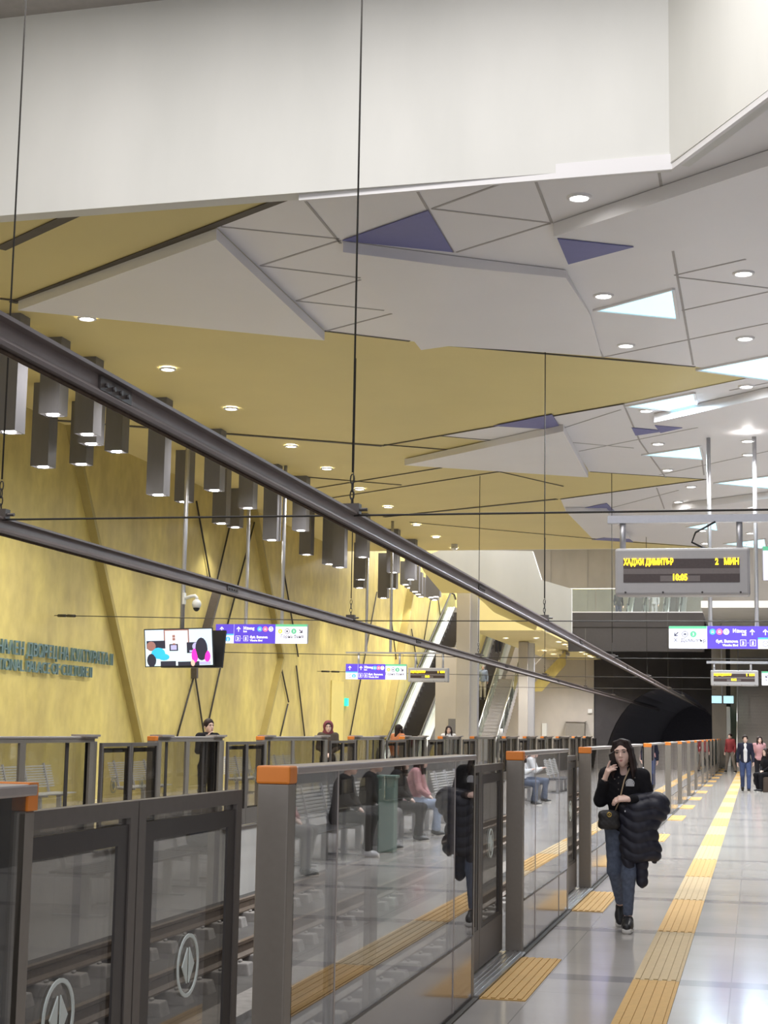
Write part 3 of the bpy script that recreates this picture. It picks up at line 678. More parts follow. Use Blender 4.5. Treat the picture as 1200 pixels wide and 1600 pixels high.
def dirsign(x0, y, z0, W, Hh, flip, label, pz, poles, word, ghost):
    t = thing('direction_sign', label, 'sign', (x0, y, z0), 0, 'hanging direction signs')
    MB().box(0, W, 0, .10, 0, Hh).build('sign_case', 'grey_paint', t, bevel=.02)
    m = MB(); ya, yb = -.004, -.008; g = .012
    a, b = .205, .655
    if not flip: pieceA(m, g, W*a-g, Hh, ya, yb); pieceB(m, W*a, W*(b-a), Hh, ya, yb, False); pieceC(m, W*b, W*(1-b)-g, Hh, ya, yb, False, word, ghost)
    else: pieceC(m, g, W*(1-b)-g, Hh, ya, yb, True, word, ghost); pieceB(m, W*(1-b), W*(b-a), Hh, ya, yb, True); pieceA(m, W*(1-a), W*a-g, Hh, ya, yb)
    m.build('sign_face', SM, t)
    for px in poles: MB().tube([(px-x0, .05, Hh-.02), (px-x0, .05, pz-z0)], .045, 10).build('pole', 'brushed', t)
    return t
# far-side sign pair and near-side sign
dirsign(-12.92, 37.5, 3.70, 2.36, .47, False, 'purple and white hanging direction sign, nearer one over the far platform', H, (at(383,970,'y',37.5).x, at(440,945,'y',37.5).x), 'Гopнa бaня', 'Gorna banya')
dirsign(-1.79, 35.0, 3.50, 2.36, .48, True, 'purple and white hanging direction sign over the walkway below the nearer display', H, (at(1108,800,'y',35).x, at(1180,800,'y',35).x), 'X. Дuмumъp', 'Hadzhi Dimitar')
dirsign(-12.28, 48, 3.19, 1.93, .47, False, 'smaller hanging direction sign over the far platform beside the amber display', 4.03, (), 'Гopнa бaня', 'Gorna banya')
dirsign(.10, 18.2, 3.37, 2.2, .38, True, 'white end of a direction sign cut off by the right edge beside the nearer display', 4.0, (), 'X. Дuмumъp', 'Hadzhi Dimitar')
dirsign(.21, 50.2, 3.2, 2.2, .42, True, 'white end of a distant direction sign at the right edge beside the farther display', 3.9, (), 'X. Дuмumъp', 'Hadzhi Dimitar')
def display(x0, y, z0, W, Hh, label):
    t = thing('departure_display', label, 'display', (x0, y, z0), 0, 'hanging departure displays'); k = W/1.48
    MB().box(0, W, 0, .28, 0, Hh).build('case', 'grey_paint', t, bevel=.03*k)
    m = MB(); ya = -.004; x1, x2 = W*.065, W*.925; za, zb, zc, zd = Hh*.27, Hh*.45, Hh*.62, Hh*.77
    rect(m, x1, x2, za, zb, 0, ya); rect(m, x1, x2, zb, zc-.03*k, 1, ya); rect(m, x1, x2, zc-.03*k, zd, 0, ya); rect(m, W*.34, W*.635, za+.012*k, zb-.02*k, 1, ya-.002)
    m.build('window', ['ledbg','ledbg2'], t)
    yb = -.010; s = .115*k
    for nm, tx, ux, uz, xs, al in (('destination_text','ХАДЖИ ДИМИТЪР',x1+.005,zc+.012*k,.60,'LEFT'),('minutes_text','2   МИН',x2-.005,zc+.012*k,.72,'RIGHT'),('clock_text','10:05',W*.485,za+.025*k,.8,'CENTER')):
        m = MB(); words(m, tx, ux, uz, s*.84, 0, yb, .003*k, xs, al); m.build(nm, 'led', t)
    for u in (.08, .36, .65, .93): MB().tube([(W*u, -.012, Hh*.06), (W*u, .0, Hh*.06)], .012*k, 8).build('screw', 'gate_dark', t)
    return t
display(-1.51, 18.0, 3.19, 1.48, .53, 'large grey departure display with amber text at the upper right, nearest the camera')
display(-1.30, 50.0, 3.17, 1.42, .47, 'small distant grey departure display with amber text over the walkway')
display(-10.31, 48.0, 3.13, 1.24, .43, 'small grey departure display with amber text in front of the left escalator')
def hangbar(x0, x1, y, z, posts, top, poles, label, th=.09):
    t = thing('hanging_bar', label, 'support bar', ((x0+x1)/2, y, z), 0, 'bars carrying signs and displays'); c = (x0+x1)/2
    MB().box(x0-c, x1-c, -.05, .05, -th/2, th/2).build('beam', 'brushed', t)
    for p in posts: MB().tube([(p-c, 0, -th/2), (p-c, 0, top-z)], .035, 10).build('drop_post', 'brushed', t)
    for p in poles: MB().tube([(p-c, 0, th/2), (p-c, 0, H-z)], .045, 10).build('pole', 'brushed', t)
    return t
hb = hangbar(-1.60, 3.2, 18.14, 4.06, (-1.43, -.14, .5, 1.9), 3.70, (.9, 2.6), 'grey horizontal bar carrying the nearer departure display', .085)
MB().tube([(-.4+.0-.8, -.06, -.04), (-.62-.8, -.06, -.16), (-.66-.8, -.06, -.27), (-.5-.8, -.06, -.35), (-.2-.8, -.06, -.385)], .012, 6).build('cable', 'black', hb)['label'] = 'black looping power cable'
hangbar(-1.42, 3.2, 50.12, 3.88, (-1.2, -.1, .6, 1.9), 3.63, (1.0, 2.6), 'grey horizontal bar carrying the distant display over the walkway', .075)
hangbar(-12.3, -8.8, 48.12, 4.01, (-11.9, -10.6, -10.1, -9.25), 3.55, (at(572,930,'y',48).x, at(610,940,'y',48).x), 'grey horizontal bar carrying the sign and display over the far platform', .05)
# twin screen on a pole with a dome camera
t = thing('hanging_screen', 'television screen with office picture tilted above the far platform under a dome camera', 'screen', (-11.78, 32.0, 3.3))
sw, sh = 1.47, .80
scr = MB(); scr.box(-sw/2, sw/2, 0, .06, -sh/2, sh/2, 0)
def P2(x0, x1, z0, z1, k, y=-.004): rect(scr, -sw/2+.02+x0*(sw-.04), -sw/2+.02+x1*(sw-.04), -sh/2+.02+z0*(sh-.04), -sh/2+.02+z1*(sh-.04), k, y)
SC = ['black', emit('screen_wall_blue', (.55,.72,.86), .42), emit('screen_board', (.78,.76,.80), .38), emit('screen_dark', (.02,.02,.035), .5), emit('screen_desk', (.62,.80,.86), .42), emit('screen_cyan', (.03,.40,.80), .5), emit('screen_magenta', (.85,.03,.45), .5), emit('screen_brown', (.28,.14,.12), .4), emit('screen_skin', (.6,.36,.28), .7), emit('screen_scan', (.28,.27,.45), .8)]
P2(0,1,0,1,1); P2(.28,.66,.5,1,7,-.005); P2(.30,.64,.5,.97,2,-.006); P2(.02,.30,.48,.70,3,-.006); P2(0,1,.0,.5,4,-.005)
P2(.22,.45,.0,.13,3,-.007); P2(.48,.80,.0,.11,3,-.007); P2(.36,.49,.41,.60,3,-.008); P2(.38,.47,.44,.57,9,-.009); P2(.62,.84,.34,.64,3,-.008)
for q in (.55,.70,.78): P2(.41,.45,q,q+.07,7,-.008)
scr.disc((-.0+sw*.255, sh*.02), .085, -.010, 16, 9, 'y'); P2(.66,.72,.36,.42,9,-.010)
scr.ell((-sw*.40, -.012, sh*.05), (.10,.006,.10), 7, 12, 6); scr.ell((-sw*.30, -.012, -sh*.14), (.15,.006,.12), 5, 12, 6); scr.ell((-sw*.22, -.013, -sh*.24), (.12,.006,.07), 5, 12, 6); scr.ell((-sw*.40, -.014, -sh*.32), (.10,.006,.14), 3, 12, 6)
scr.ell((sw*.33, -.014, -sh*.05), (.13,.006,.24), 3, 14, 8); scr.ell((sw*.23, -.013, -sh*.22), (.07,.006,.15), 6, 12, 6); scr.ell((sw*.41, -.013, -sh*.24), (.07,.006,.12), 6, 12, 6); scr.ell((sw*.20, -.014, -sh*.41), (.045,.006,.07), 8, 10, 6)
P2(.80,.97,.02,.10,9,-.012)
so = scr.build('screen', SC, t); so.rotation_euler = (math.radians(9), math.radians(-2.0), math.radians(7)); so.location = (0,-.12,0)
b2 = MB().box(-sw/2, sw/2, 0, .06, -sh/2, sh/2).build('rear_screen', 'black', t); b2.rotation_euler = (math.radians(-9), 0, math.radians(-9)); b2.location = (.12, .42, 0)
px_ = at(287,900,'y',32.2).x+11.78
MB().tube([(px_, .2, .2), (px_, .2, H-3.3)], .05, 12).build('pole', 'brushed', t)
MB().box(px_-.1, px_+.1, .0, .4, -.1, .3).build('bracket', 'gate_dark', t)
dc = thing('dome_camera', 'white dome security camera on an arm above the television screen', 'camera', (px_-11.78, 32.12, 4.25))
MB().box(.04, .08, -.06, .06, -.02, .22).build('wall_plate', 'signwhite' if False else 'concrete_white', dc)
MB().tube([(.06,0,.10),(.22,0,.15),(.30,0,.16),(.34,0,.12),(.34,0,.06)], .035, 10).build('arm', 'concrete_white', dc)
m = MB().ell((.34,0,-.02), (.10,.10,.11), 0, 16, 10); m.build('housing', 'concrete_white', dc)
MB().ell((.34,0,-.09), (.072,.072,.085), 0, 14, 8).build('dome', 'black', dc)
tag(MB().box(-10.2, -10.0, 54.3, 54.5, H-.14, H).ell((-10.1,54.3,H-.16), (.09,.14,.07), 0).build('ceiling_camera', 'concrete_white'), 'small white ceiling camera near the end of the yellow ceiling', 'camera')
# ------------------------------------------------------------------ far end: mezzanine, portal, escalators, stairs
YP = 95.0
# portal wall with the arched tunnel mouth
pts = [(-9.2,0),(-9.2,8.2),(-2.3,8.2),(-2.3,0)]
arc = [(-5.05+3.62*math.cos(a), -.9+5.25*math.sin(a)) for a in [PI*k/24 for k in range(25)]]
outer = [(-1.2,-1.15),(-1.2,8.2),(-9.2,8.2),(-9.2,-1.15)]
m = MB()
for k in range(24):                                       # wall above the arch in vertical strips, with depth
    (xa, za), (xb, zb) = arc[k], arc[k+1]
    m.hexa([(xb,YP,zb),(xa,YP,za),(xa,YP,8.2),(xb,YP,8.2)], [(xb,YP+.6,zb),(xa,YP+.6,za),(xa,YP+.6,8.2),(xb,YP+.6,8.2)])
m.box(-9.2, arc[-1][0], YP, YP+.6, -1.15, 8.2); m.box(arc[0][0], -1.2, YP, YP+.6, -1.15, 8.2)
struct(m.build('wall_portal', 'tunnel'))
m = MB()
for k in range(24):
    (xa, za), (xb, zb) = arc[k], arc[k+1]
    m.hexa([(xb,YP+.6,zb),(xa,YP+.6,za),(xa*1.0,YP+.6,za+.3),(xb,YP+.6,zb+.3)], [(xb,150,zb),(xa,150,za),(xa,150,za+.3),(xb,150,zb+.3)])
m.box(-9, -1, 150, 150.3, -1.2, 5)
struct(m.build('wall_tunnel', 'tunnel_black'))
# concrete end walls
m = MB().box(-16, 5.2, 95.7, 96, 8.0, 13)
for k, x in enumerate((-13.2,-11.0,-8.6,-6.2,-3.8,-1.4,1.0)): m.box(x, x+1.35, 95.62, 95.7, 8.0, 13)
struct(m.build('wall_back', 'concrete'))
struct(MB().box(-16, -9.2, YP-.1, YP+.3, 0, 8).build('wall_back_left', 'concrete'))
struct(MB().box(-1.35, 5.2, YP-.2, YP+.3, 0, 8).build('wall_back_right', 'concrete'))
struct(MB().box(-14.5, 5, 56.3, 96, 12.9, 13.1).build('ceiling_hall', 'white'))
struct(MB().box(-2.25, -1.5, 88.6, 89.4, 0, 8).build('wall_pier_right', 'concrete'))
struct(MB().box(-2.2, -1.35, 93.0, 94.8, 0, 3.3).build('wall_niche_right', 'concrete_white'))
# mezzanine: dark edge beam, slab and pale parapet, yellow soffit
struct(MB().box(-8.75, -2.3, 77.5, 78.2, 5.6, 7.45).box(-8.75, -2.3, 78.2, 95, 7.15, 7.45).build('floor_mezzanine', mat('dark_slab', (.04,.036,.036), .8, noise=.15)))
struct(MB().box(-8.75, -2.3, 77.46, 77.5, 6.75, 7.45).build('trim_20', mat('dark_beam_face', (.032,.028,.028), .8, noise=.15, nscale=2)))
struct(MB().box(-11.9, -8.78, 68, YP, 5.98, 7.3).build('ceiling_soffit', 'yceil'))
struct(MB().box(-2.2, 5, 70, YP, 7.1, 7.4).build('floor_mezzanine_right', 'concrete_white'))
pp = [at(x, y, 'y', 60.0) for x, y in ((664,868),(690,859),(832,861),(846,906),(893,920),(893,996),(853,987),(838,970),(820,962),(765,927),(700,881))]
struct(MB().prism(pp, (0,.3,0)).build('wall_parapet', 'concrete_white', tri=True))
struct(MB().prism([at(x, y, 'y', 60.35) for x, y in ((650,866),(705,866),(770,922),(842,968),(836,985),(772,957),(744,930),(740,926),(690,926),(662,893))], (0,.2,0)).build('ceiling_slope', 'yceil', tri=True))
for i, (x, y) in enumerate(((790,997),(838,997),(873,1003),(883,1007),(891,1010),(898,1013),(912,1019),(916,1022),(921,1025),(926,1027))):
    c = at(x, y, 'z', 5.97); place_dl((min(c.x,-9.0), c.y, 5.975), 'small recessed lamp in the yellow soffit under the mezzanine, %s from the left' % ORD[i], 'lamps under the mezzanine')
for i, (x, y) in enumerate(((-10.8,84.5),(-10.8,88.5),(-10.8,92))): place_dl((x, y, 5.975), 'added fill lamp in the yellow soffit before the pale end wall, %s from the camera' % ORD[i], 'fill lamps added before the end wall')  # extra lamps added to brighten the end wall
for i, (x, y) in enumerate(((-3.8,82),(-6.4,82),(-3.8,89),(-6.4,89))): place_dl((x, y, 7.145), 'added fill lamp under the dark slab before the tunnel portal, %s of four' % ORD[i], 'fill lamps added before the tunnel portal')  # added fill hidden behind the edge beam, lifts the dark portal and tunnel
# glass railing on the mezzanine edge
t = thing('glass_railing', 'long glass railing on the dark mezzanine edge above the tunnel', 'railing', (-5.5, 77.7, 7.45))
for k in range(5): MB().box(-3.2+1.28*k, -3.2+1.28*k+1.25, 0, .02, .02, 1.15).build('glass_pane', 'pane_clear', t)
MB().box(-3.22, 3.2, -.02, .04, 0, .06).build('base_rail', 'steel', t); MB().tube([(-3.22,.01,1.17),(3.2,.01,1.17)], .025, 8).build('handrail', 'steel', t)

def columnar(x0, x1, y0, y1, z1, label, flare=True):
    t = thing('concrete_column', label, 'column', ((x0+x1)/2, (y0+y1)/2, 0)); w = (x1-x0)/2; d = (y1-y0)/2
    MB().hexa([(-w,-d,0),(w,-d,0),(w,d,0),(-w,d,0)], [(-w,-d,z1),(w,-d,z1),(w,d,z1),(-w,d,z1)]).build('shaft', 'concrete', t, bevel=.03)
    MB().box(w, w+.28, -d*.6, d*.6, 0, z1-.05).build('metal_casing', 'brushed', t)
    return t
columnar(-11.32, -10.78, 61.6, 62.3, 7.6, 'tall beige concrete column right of the left escalator')
columnar(-10.95, -10.5, 76, 76.6, 5.95, 'beige concrete column under the yellow soffit right of the grey stairs')
struct(MB().box(-12.5, -11.4, 63.5, 64, 0, 5.0).build('wall_escalator_side', 'concrete'))
poster = tag(MB().box(-11.95, -11.5, 63.46, 63.5, 1.55, 2.15).build('notice_board', 'grey'), 'small grey notice board on the wall beside the tall column', 'notice')

def escalator(x0, x1, y0, z0, run_, rise, label):
    t = thing('escalator', label, 'escalator', (x0, y0, z0), 0, 'escalators'); w = x1-x0; sl = rise/run_; bw = .36
    n = int(run_/.42)
    sm_ = None
    for k in range(n):
        y = run_*k/n; z = rise*k/n
        if sm_ is None:
            m = MB().box(bw, w-bw, 0, .44, 0, rise/n); 
            for j in range(7): m.box(bw+.02, w-bw-.02, -.006, .0, .02+j*(rise/n-.03)/7, .028+j*(rise/n-.03)/7)
            sm_ = m.build('step', 'tread', t); o = sm_
        else: o = sm_.copy(); COL.objects.link(o); o.parent = t
        o.location = (0, y, z)
    MB().hexa([(bw,0,-.02),(w-bw,0,-.02),(w-bw,run_,rise-.02),(bw,run_,rise-.02)], [(bw,0,-.5),(w-bw,0,-.5),(w-bw,run_,rise-.5),(bw,run_,rise-.5)]).build('truss', 'tread', t)
    for s, a, b in ((-1, 0, bw), (1, w-bw, w)):
        bl = MB(); inn = b-.03 if s < 0 else a; 
        yz = [(-1.1,-.02 if z0 < .1 else -.3),(0,-.3),(run_,rise-.5),(run_+1.0,rise-.5),(run_+1.0,rise+.28),(run_-.1,rise+.28),(0,.28),(-1.1,.28)]
        if z0 < .1: yz[0] = (-1.1,0); yz[1] = (.4,0)
        bl.prism([(a, y, z) for y, z in yz], (b-a,0,0))
        bo = bl.build('balustrade', 'steel', t, tri=True)
        c = (a+b)/2
        pn = MB().prism([(c-.02, y, z) for y, z in ((-.9,.28),(0,.28),(run_-.1,rise+.28),(run_+.9,rise+.28),(run_+.9,rise+.88),(run_-.3,rise+.88),(0,.92),(-.9,.88))], (.04,0,0)).build('glass_panel', 'pane_clear', bo, tri=True)
        hp = [(c,-.85,.35),(c,-1.08,.5),(c,-1.08,.75),(c,-.85,.93),(c,0,.97),(c,run_-.3,rise+.95),(c,run_+.6,rise+.95),(c,run_+1.0,rise+.75)]
        MB().tube(hp, .045, 8).build('handrail', 'rubber', bo)
        MB().tube([(c-s*.0+(-s)*.13, 0, .30),(c+(-s)*.13, run_-.1, rise+.30)], .03, 6).build('skirt_light_strip', 'steel', bo)
    return t
escalator(-14.35, -12.72, 61.6, 0, 14.2, 7.3, 'long steel escalator climbing along the yellow wall behind the far gates')
escalator(-14.05, -12.65, 74.4, 0, 12.6, 7.0, 'farther escalator with two riders, beside the grey stairs')
escalator(-6.6, -5.4, 85, 7.45, 6.0, 3.4, 'upper left escalator behind the mezzanine glass railing')
escalator(-4.7, -3.5, 85, 7.45, 6.0, 3.4, 'upper right escalator behind the mezzanine glass railing')
def stairs(x0, x1, y0, z0, n, label, m='stair', rails=(0,1)):
    t = thing('staircase', label, 'stairs', (x0, y0, z0)); w = x1-x0; g = MB()
    for k in range(n): g.box(0, w, k*.30, (k+1)*.30+.02, max(0, k*.165-.35), (k+1)*.165)
    g.build('steps', m, t)
    g = MB()
    for k in range(n): g.box(.02, w-.02, k*.30-.01, k*.30+.05, (k+1)*.165, (k+1)*.165+.012)
    g.build('nosing', 'gate_top', t)
    for r in rails:
        x = r*w; q = MB().tube([(x,0,.95),(x,n*.3,n*.165+.95)], .035, 8)
        for k in range(0, n+1, 5): q.tube([(x,k*.3,k*.165),(x,k*.3,k*.165+.95)], .02, 6)
        ho = q.build('handrail', 'steel', t)
        MB().prism([(x-.01,.1,.12),(x-.01,n*.3,n*.165+.12),(x-.01,n*.3,n*.165+.85),(x-.01,.1,.85)], (.02,0,0)).build('glass_panel', 'pane_clear', ho)
    return t
stairs(-12.55, -11.55, 72.5, 0, 26, 'grey stone stairs with steel handrails between the farther escalator and the column')
stairs(-.85, 4.2, 79, 0, 36, 'wide grey stairs with white handrail at the right edge of the platform', rails=(0,))
# upper flight under the soffit with yellow stringer, running to the right
t = thing('staircase', 'upper flight of stairs with a yellow stringer below the soffit lamps', 'stairs', (-11.35, 84, 4.1))
g = MB()
for k in range(11): g.box(k*.155, (k+1)*.155+.02, 0, 2.0, k*.165, (k+1)*.165)
g.build('steps', 'stair', t)
MB().prism([(0,-.06,-.3),(.0,-.06,.02),(1.75,-.06,1.86),(1.75,-.06,1.1),(.5,-.06,-.3)], (0,.06,0)).build('stringer', 'ywall', t)
MB().tube([(0,.05,1.0),(.7,.05,1.75)], .03, 8).build('handrail', 'steel', t)
# wall fittings at the end of the far platform
p0 = at(886,1128,'y',94.85); p1 = at(915,1160,'y',94.85)
t = thing('service_cabinet', 'brown-grey service cabinet with pale top before the pale end wall', 'cabinet', ((p0.x+p1.x)/2, 94.2, 0)); w = (p1.x-p0.x)/2
MB().box(-w, w, 0, .6, 0, p0.z).build('body', 'door_grey', t); MB().box(-w-.06, w+.06, -.05, .62, p0.z, p0.z+.06).build('top', 'gate_top', t)
q = at(922,1111,'y',94.85); tag(MB().box(q.x-.12, q.x+.12, 94.8, 94.9, q.z-.12, q.z+.12).build('wall_box', 'concrete_white'), 'small white square box on the pale end wall beside the dark portal', 'wall box')
p0 = at(847,1130,'y',94.85); tag(MB().box(p0.x, p0.x+.28, 94.8, 94.9, .4, p0.z).build('wall_cabinet', 'concrete_white'), 'narrow white wall cabinet at the foot of the pale end wall', 'cabinet')
t = thing('platform_monitor', 'pair of small bluish monitors hanging before the dark portal', 'screen', (-1.55, 80, 3.2)); 
for k in (0, 1):
    MB().box(-.52+.56*k, .02+.56*k, 0, .06, 0, .42).build('bezel', 'black', t); MB().box(-.49+.56*k, -.01+.56*k, -.008, 0, .03, .39).build('screen', emit('monitor_blue%d' % k, (.45,.72,.80), .45), t)
MB().tube([(0,.03,.42),(0,.03,3.92)], .03, 8).build('pole', 'brushed', t)
q = at(1171,1118,'y',92.8); tag(MB().box(q.x-.13, q.x+.17, 92.8, 92.95, q.z-.2, q.z+.22).build('emergency_exit_sign', 'exitgreen'), 'small lit green emergency exit sign right of the tunnel portal', 'sign')
q = at(767,1155,'y',66); t = thing('bollard_marker', 'black and white striped marker post behind the far gates', 'marker post', (-10.2, 66, 0))
for k in range(6): MB().tube([(0,0,.3*k),(0,0,.3*k+.3)], .07, 10).build('band', 'black' if k % 2 == 0 else 'whitecloth', t)

# ------------------------------------------------------------------ benches
def bench(L, dark=False):
    t = thing('platform_bench', 'x', 'bench')             # faces local -y
    m = MB()
    for k in range(6): m.box(-L/2, L/2, -.45+.075*k, -.45+.075*k+.055, .385, .405)
    m.build('seat', 'bench_dark' if dark else 'bench', t)
    m = MB()
    for k in range(9): m.box(-L/2, L/2, -.005+.012*k, .02+.012*k, .50+.046*k, .50+.046*k+.026)
    m.build('backrest', 'bench', t)
    for x in (-L/2+.3, 0, L/2-.3): MB().box(x-.025, x+.025, -.40, .0, .34, .385).box(x-.03, x+.03, -.28, -.2, 0, .36).box(x-.03, x+.03, -.42, .05, 0, .02).bar((x,-.03,.40), (x,.11,.93), .04, .04).build('leg', 'grey_paint', t)
    return t
b0 = bench(2.3)
for i, y in enumerate((18.5, 22.2, 27.3, 32.4, 39.6, 43.9, 50.5)):
    lab = 'slatted metal bench against the yellow wall behind the far gates, %s from the left' % ORD[i]
    if i == 0: b0.location = (-12.9, y, 0); b0.rotation_euler = (0,0,PI/2); b0['label'] = lab; b0['group'] = 'benches along the yellow wall'
    else: dup(b0, (-12.9, y, 0), PI/2, lab, 'benches along the yellow wall')
bd = bench(2.6, True)
for i, y in enumerate((14.3, 17.1, 20.1, 22.9, 25.7, 30, 37.2, 40.2, 46)):
    lab = 'slatted bench right of the walkway mirrored in the near gate glass, %s from the camera' % ORD[i]
    if i == 0: bd.location = (2.15, y, 0); bd.rotation_euler = (0,0,-PI/2); bd['label'] = lab; bd['group'] = 'benches right of the walkway'
    else: dup(bd, (2.15, y, 0), -PI/2, lab, 'benches right of the walkway')
tag(MB().box(1.36, 1.58, 21.65, 21.9, 0, 1.0).box(1.34, 1.60, 21.63, 21.92, 1.0, 1.04).build('litter_bin', 'teal', bevel=.01), 'narrow teal litter bin between the benches mirrored in the near gate glass', 'bin')
# ------------------------------------------------------------------ people
def V3(*a): return np.array(a, float)
def hand_prims(w, d, n, t, curl=.5, s=1.0, curls=None, spread=.0):
    w, d, n, t = [np.array(x, float) for x in (w, d, n, t)]; d /= np.linalg.norm(d); n = n-d*(n@d); n /= np.linalg.norm(n); t = t-d*(t@d)-n*(t@n); t /= np.linalg.norm(t)
    P = []; k = .006*s
    for o in (.024, .008, -.008, -.024): P.append(cap(w+t*o*.55*s, w+d*.082*s+t*o*1.05*s, .0135*s, .0125*s, .012*s))
    for i, (o, L) in enumerate(((.028,.95),(.0095,1.06),(-.0095,1.0),(-.027,.78))):
        p = w+d*.084*s+t*o*s; e = d+t*spread*o*20; e /= np.linalg.norm(e); c = curl if curls is None else curls[i]
        for L2, r in ((.040,.0092),(.026,.0086),(.021,.0078)):
            e = e*math.cos(c)+n*math.sin(c); e /= np.linalg.norm(e); q = p+e*L2*L*s; P.append(cap(p, q, r*s, r*.93*s, k)); p = q; 
    b = w+d*.022*s+t*.026*s; e = d*.62+t*.72+n*.35; e /= np.linalg.norm(e); q = b+e*.042*s; P.append(cap(b, q, .0125*s, .0105*s, .01*s)); e = e*.8+n*.35+d*.35; e /= np.linalg.norm(e); P.append(cap(q, q+e*.032*s, .0105*s, .0085*s, k))
    return P
def Rz(a): c, s = math.cos(a), math.sin(a); return np.array([[c,-s,0],[s,c,0],[0,0,1]])
def Rx(a): c, s = math.cos(a), math.sin(a); return np.array([[1,0,0],[0,c,-s],[0,s,c]])
def Ry(a): c, s = math.cos(a), math.sin(a); return np.array([[c,0,s],[0,1,0],[-s,0,c]])
def head_prims(c, R, s=1.0, detail=True):
    T = lambda *p: np.array(c)+R@(np.array(p, float)*s); E = lambda p, r, k=.02: ell(T(*p), np.array(r)*s, k*s, R)
    P = [E((0,.012,.03),(.069,.092,.088),.03), E((0,-.03,-.025),(.053,.060,.072),.03), E((0,-.064,-.086),(.017,.018,.018),.035), E((.036,-.042,-.028),(.022,.028,.030),.03), E((-.036,-.042,-.028),(.022,.028,.030),.03), cap(T(.036,-.015,-.060), T(0,-.060,-.087), .017*s, .016*s, .03*s), cap(T(-.036,-.015,-.060), T(0,-.060,-.087), .017*s, .016*s, .03*s)]
    if detail:
        P += [cap(T(0,-.083,.010), T(0,-.106,-.026), .0055*s, .0098*s, .012*s), E((.010,-.094,-.030),(.0075,.008,.006),.008), E((-.010,-.094,-.030),(.0075,.008,.006),.008)]
        P += [cap(T(-.045,-.078,.03), T(.045,-.078,.03), .009*s, .009*s, .02*s)]
        for x in (-.031,.031): P.append(('sub', E((x,-.098,.008),(.019,.016,.013),.012)))
        P += [cap(T(-.013,-.081,-.060), T(.013,-.081,-.060), .007*s, .007*s, .03*s), cap(T(-.010,-.080,-.068), T(.010,-.080,-.068), .007*s, .007*s, .03*s)]
        for x in (-.074,.074): P.append(E((x,.012,-.01),(.010,.02,.031),.008))
    return P
def face_parts(root, c, R, s=1.0):
    T = lambda *p: Vector(np.array(c)+R@(np.array(p, float)*s)); m = MB(); RM = Matrix(R.tolist())
    for x in (-.031,.031):
        m.ell(T(x,-.0785,.008), (.0115*s,.008*s,.0052*s), 0, 10, 6, RM); m.ell(T(x,-.085,.007), (.0056*s,.003*s,.0050*s), 1, 8, 5, RM)
        m.tube([T(x-.0145,-.086,.0085), T(x-.006,-.090,.0135), T(x+.006,-.090,.0135), T(x+.0145,-.086,.0085)], .0020*s, 5, 1)
    m.build('eyes', ['eye_white','iris'], root)
    m = MB()
    for g in (-1, 1): m.tube([T(g*.014,-.091,.027), T(g*.032,-.091,.031), T(g*.048,-.080,.026)], [.0034*s,.0036*s,.0018*s], 5)
    m.build('eyebrows', 'hair_dark', root)
    m = MB().ell(T(0,-.0945,-.0580), (.0205*s,.0085*s,.0045*s), 0, 14, 6, RM).ell(T(0,-.0935,-.0655), (.0165*s,.0085*s,.0052*s), 0, 14, 6, RM)
    for g in (-1, 1): m.tube([T(g*.026,-.083,-.0555), T(g*.014,-.0945,-.0610)], [.0010*s,.0024*s], 5)
    m.build('lips', 'lip', root)
def hair_prims(c, R, s, style):
    T = lambda *p: np.array(c)+R@(np.array(p, float)*s); E = lambda p, r, k=.02: ell(T(*p), np.array(r)*s, k*s, R)
    P = [E((0,.018,.036),(.088,.104,.098),.02)]
    if style == 'long':
        for x in (-1, 1): P += [cap(T(x*.065,-.03,.06), T(x*.083,-.03,-.06), .028*s, .03*s, .02*s), cap(T(x*.083,-.03,-.06), T(x*.092,-.045,-.20), .03*s, .022*s, .02*s)]
        P += [cap(T(0,.06,0), T(0,.075,-.2), .07*s, .065*s, .03*s)]
    elif style == 'bun': P += [E((0,.115,.05),(.04,.04,.04))]
    P.append(('sub', E((0,-.105,-.035),(.062,.085,.100),.012)))
    if style != 'long': P.append(('sub', E((0,-.03,-.12),(.12,.09,.09),.01)))
    return P
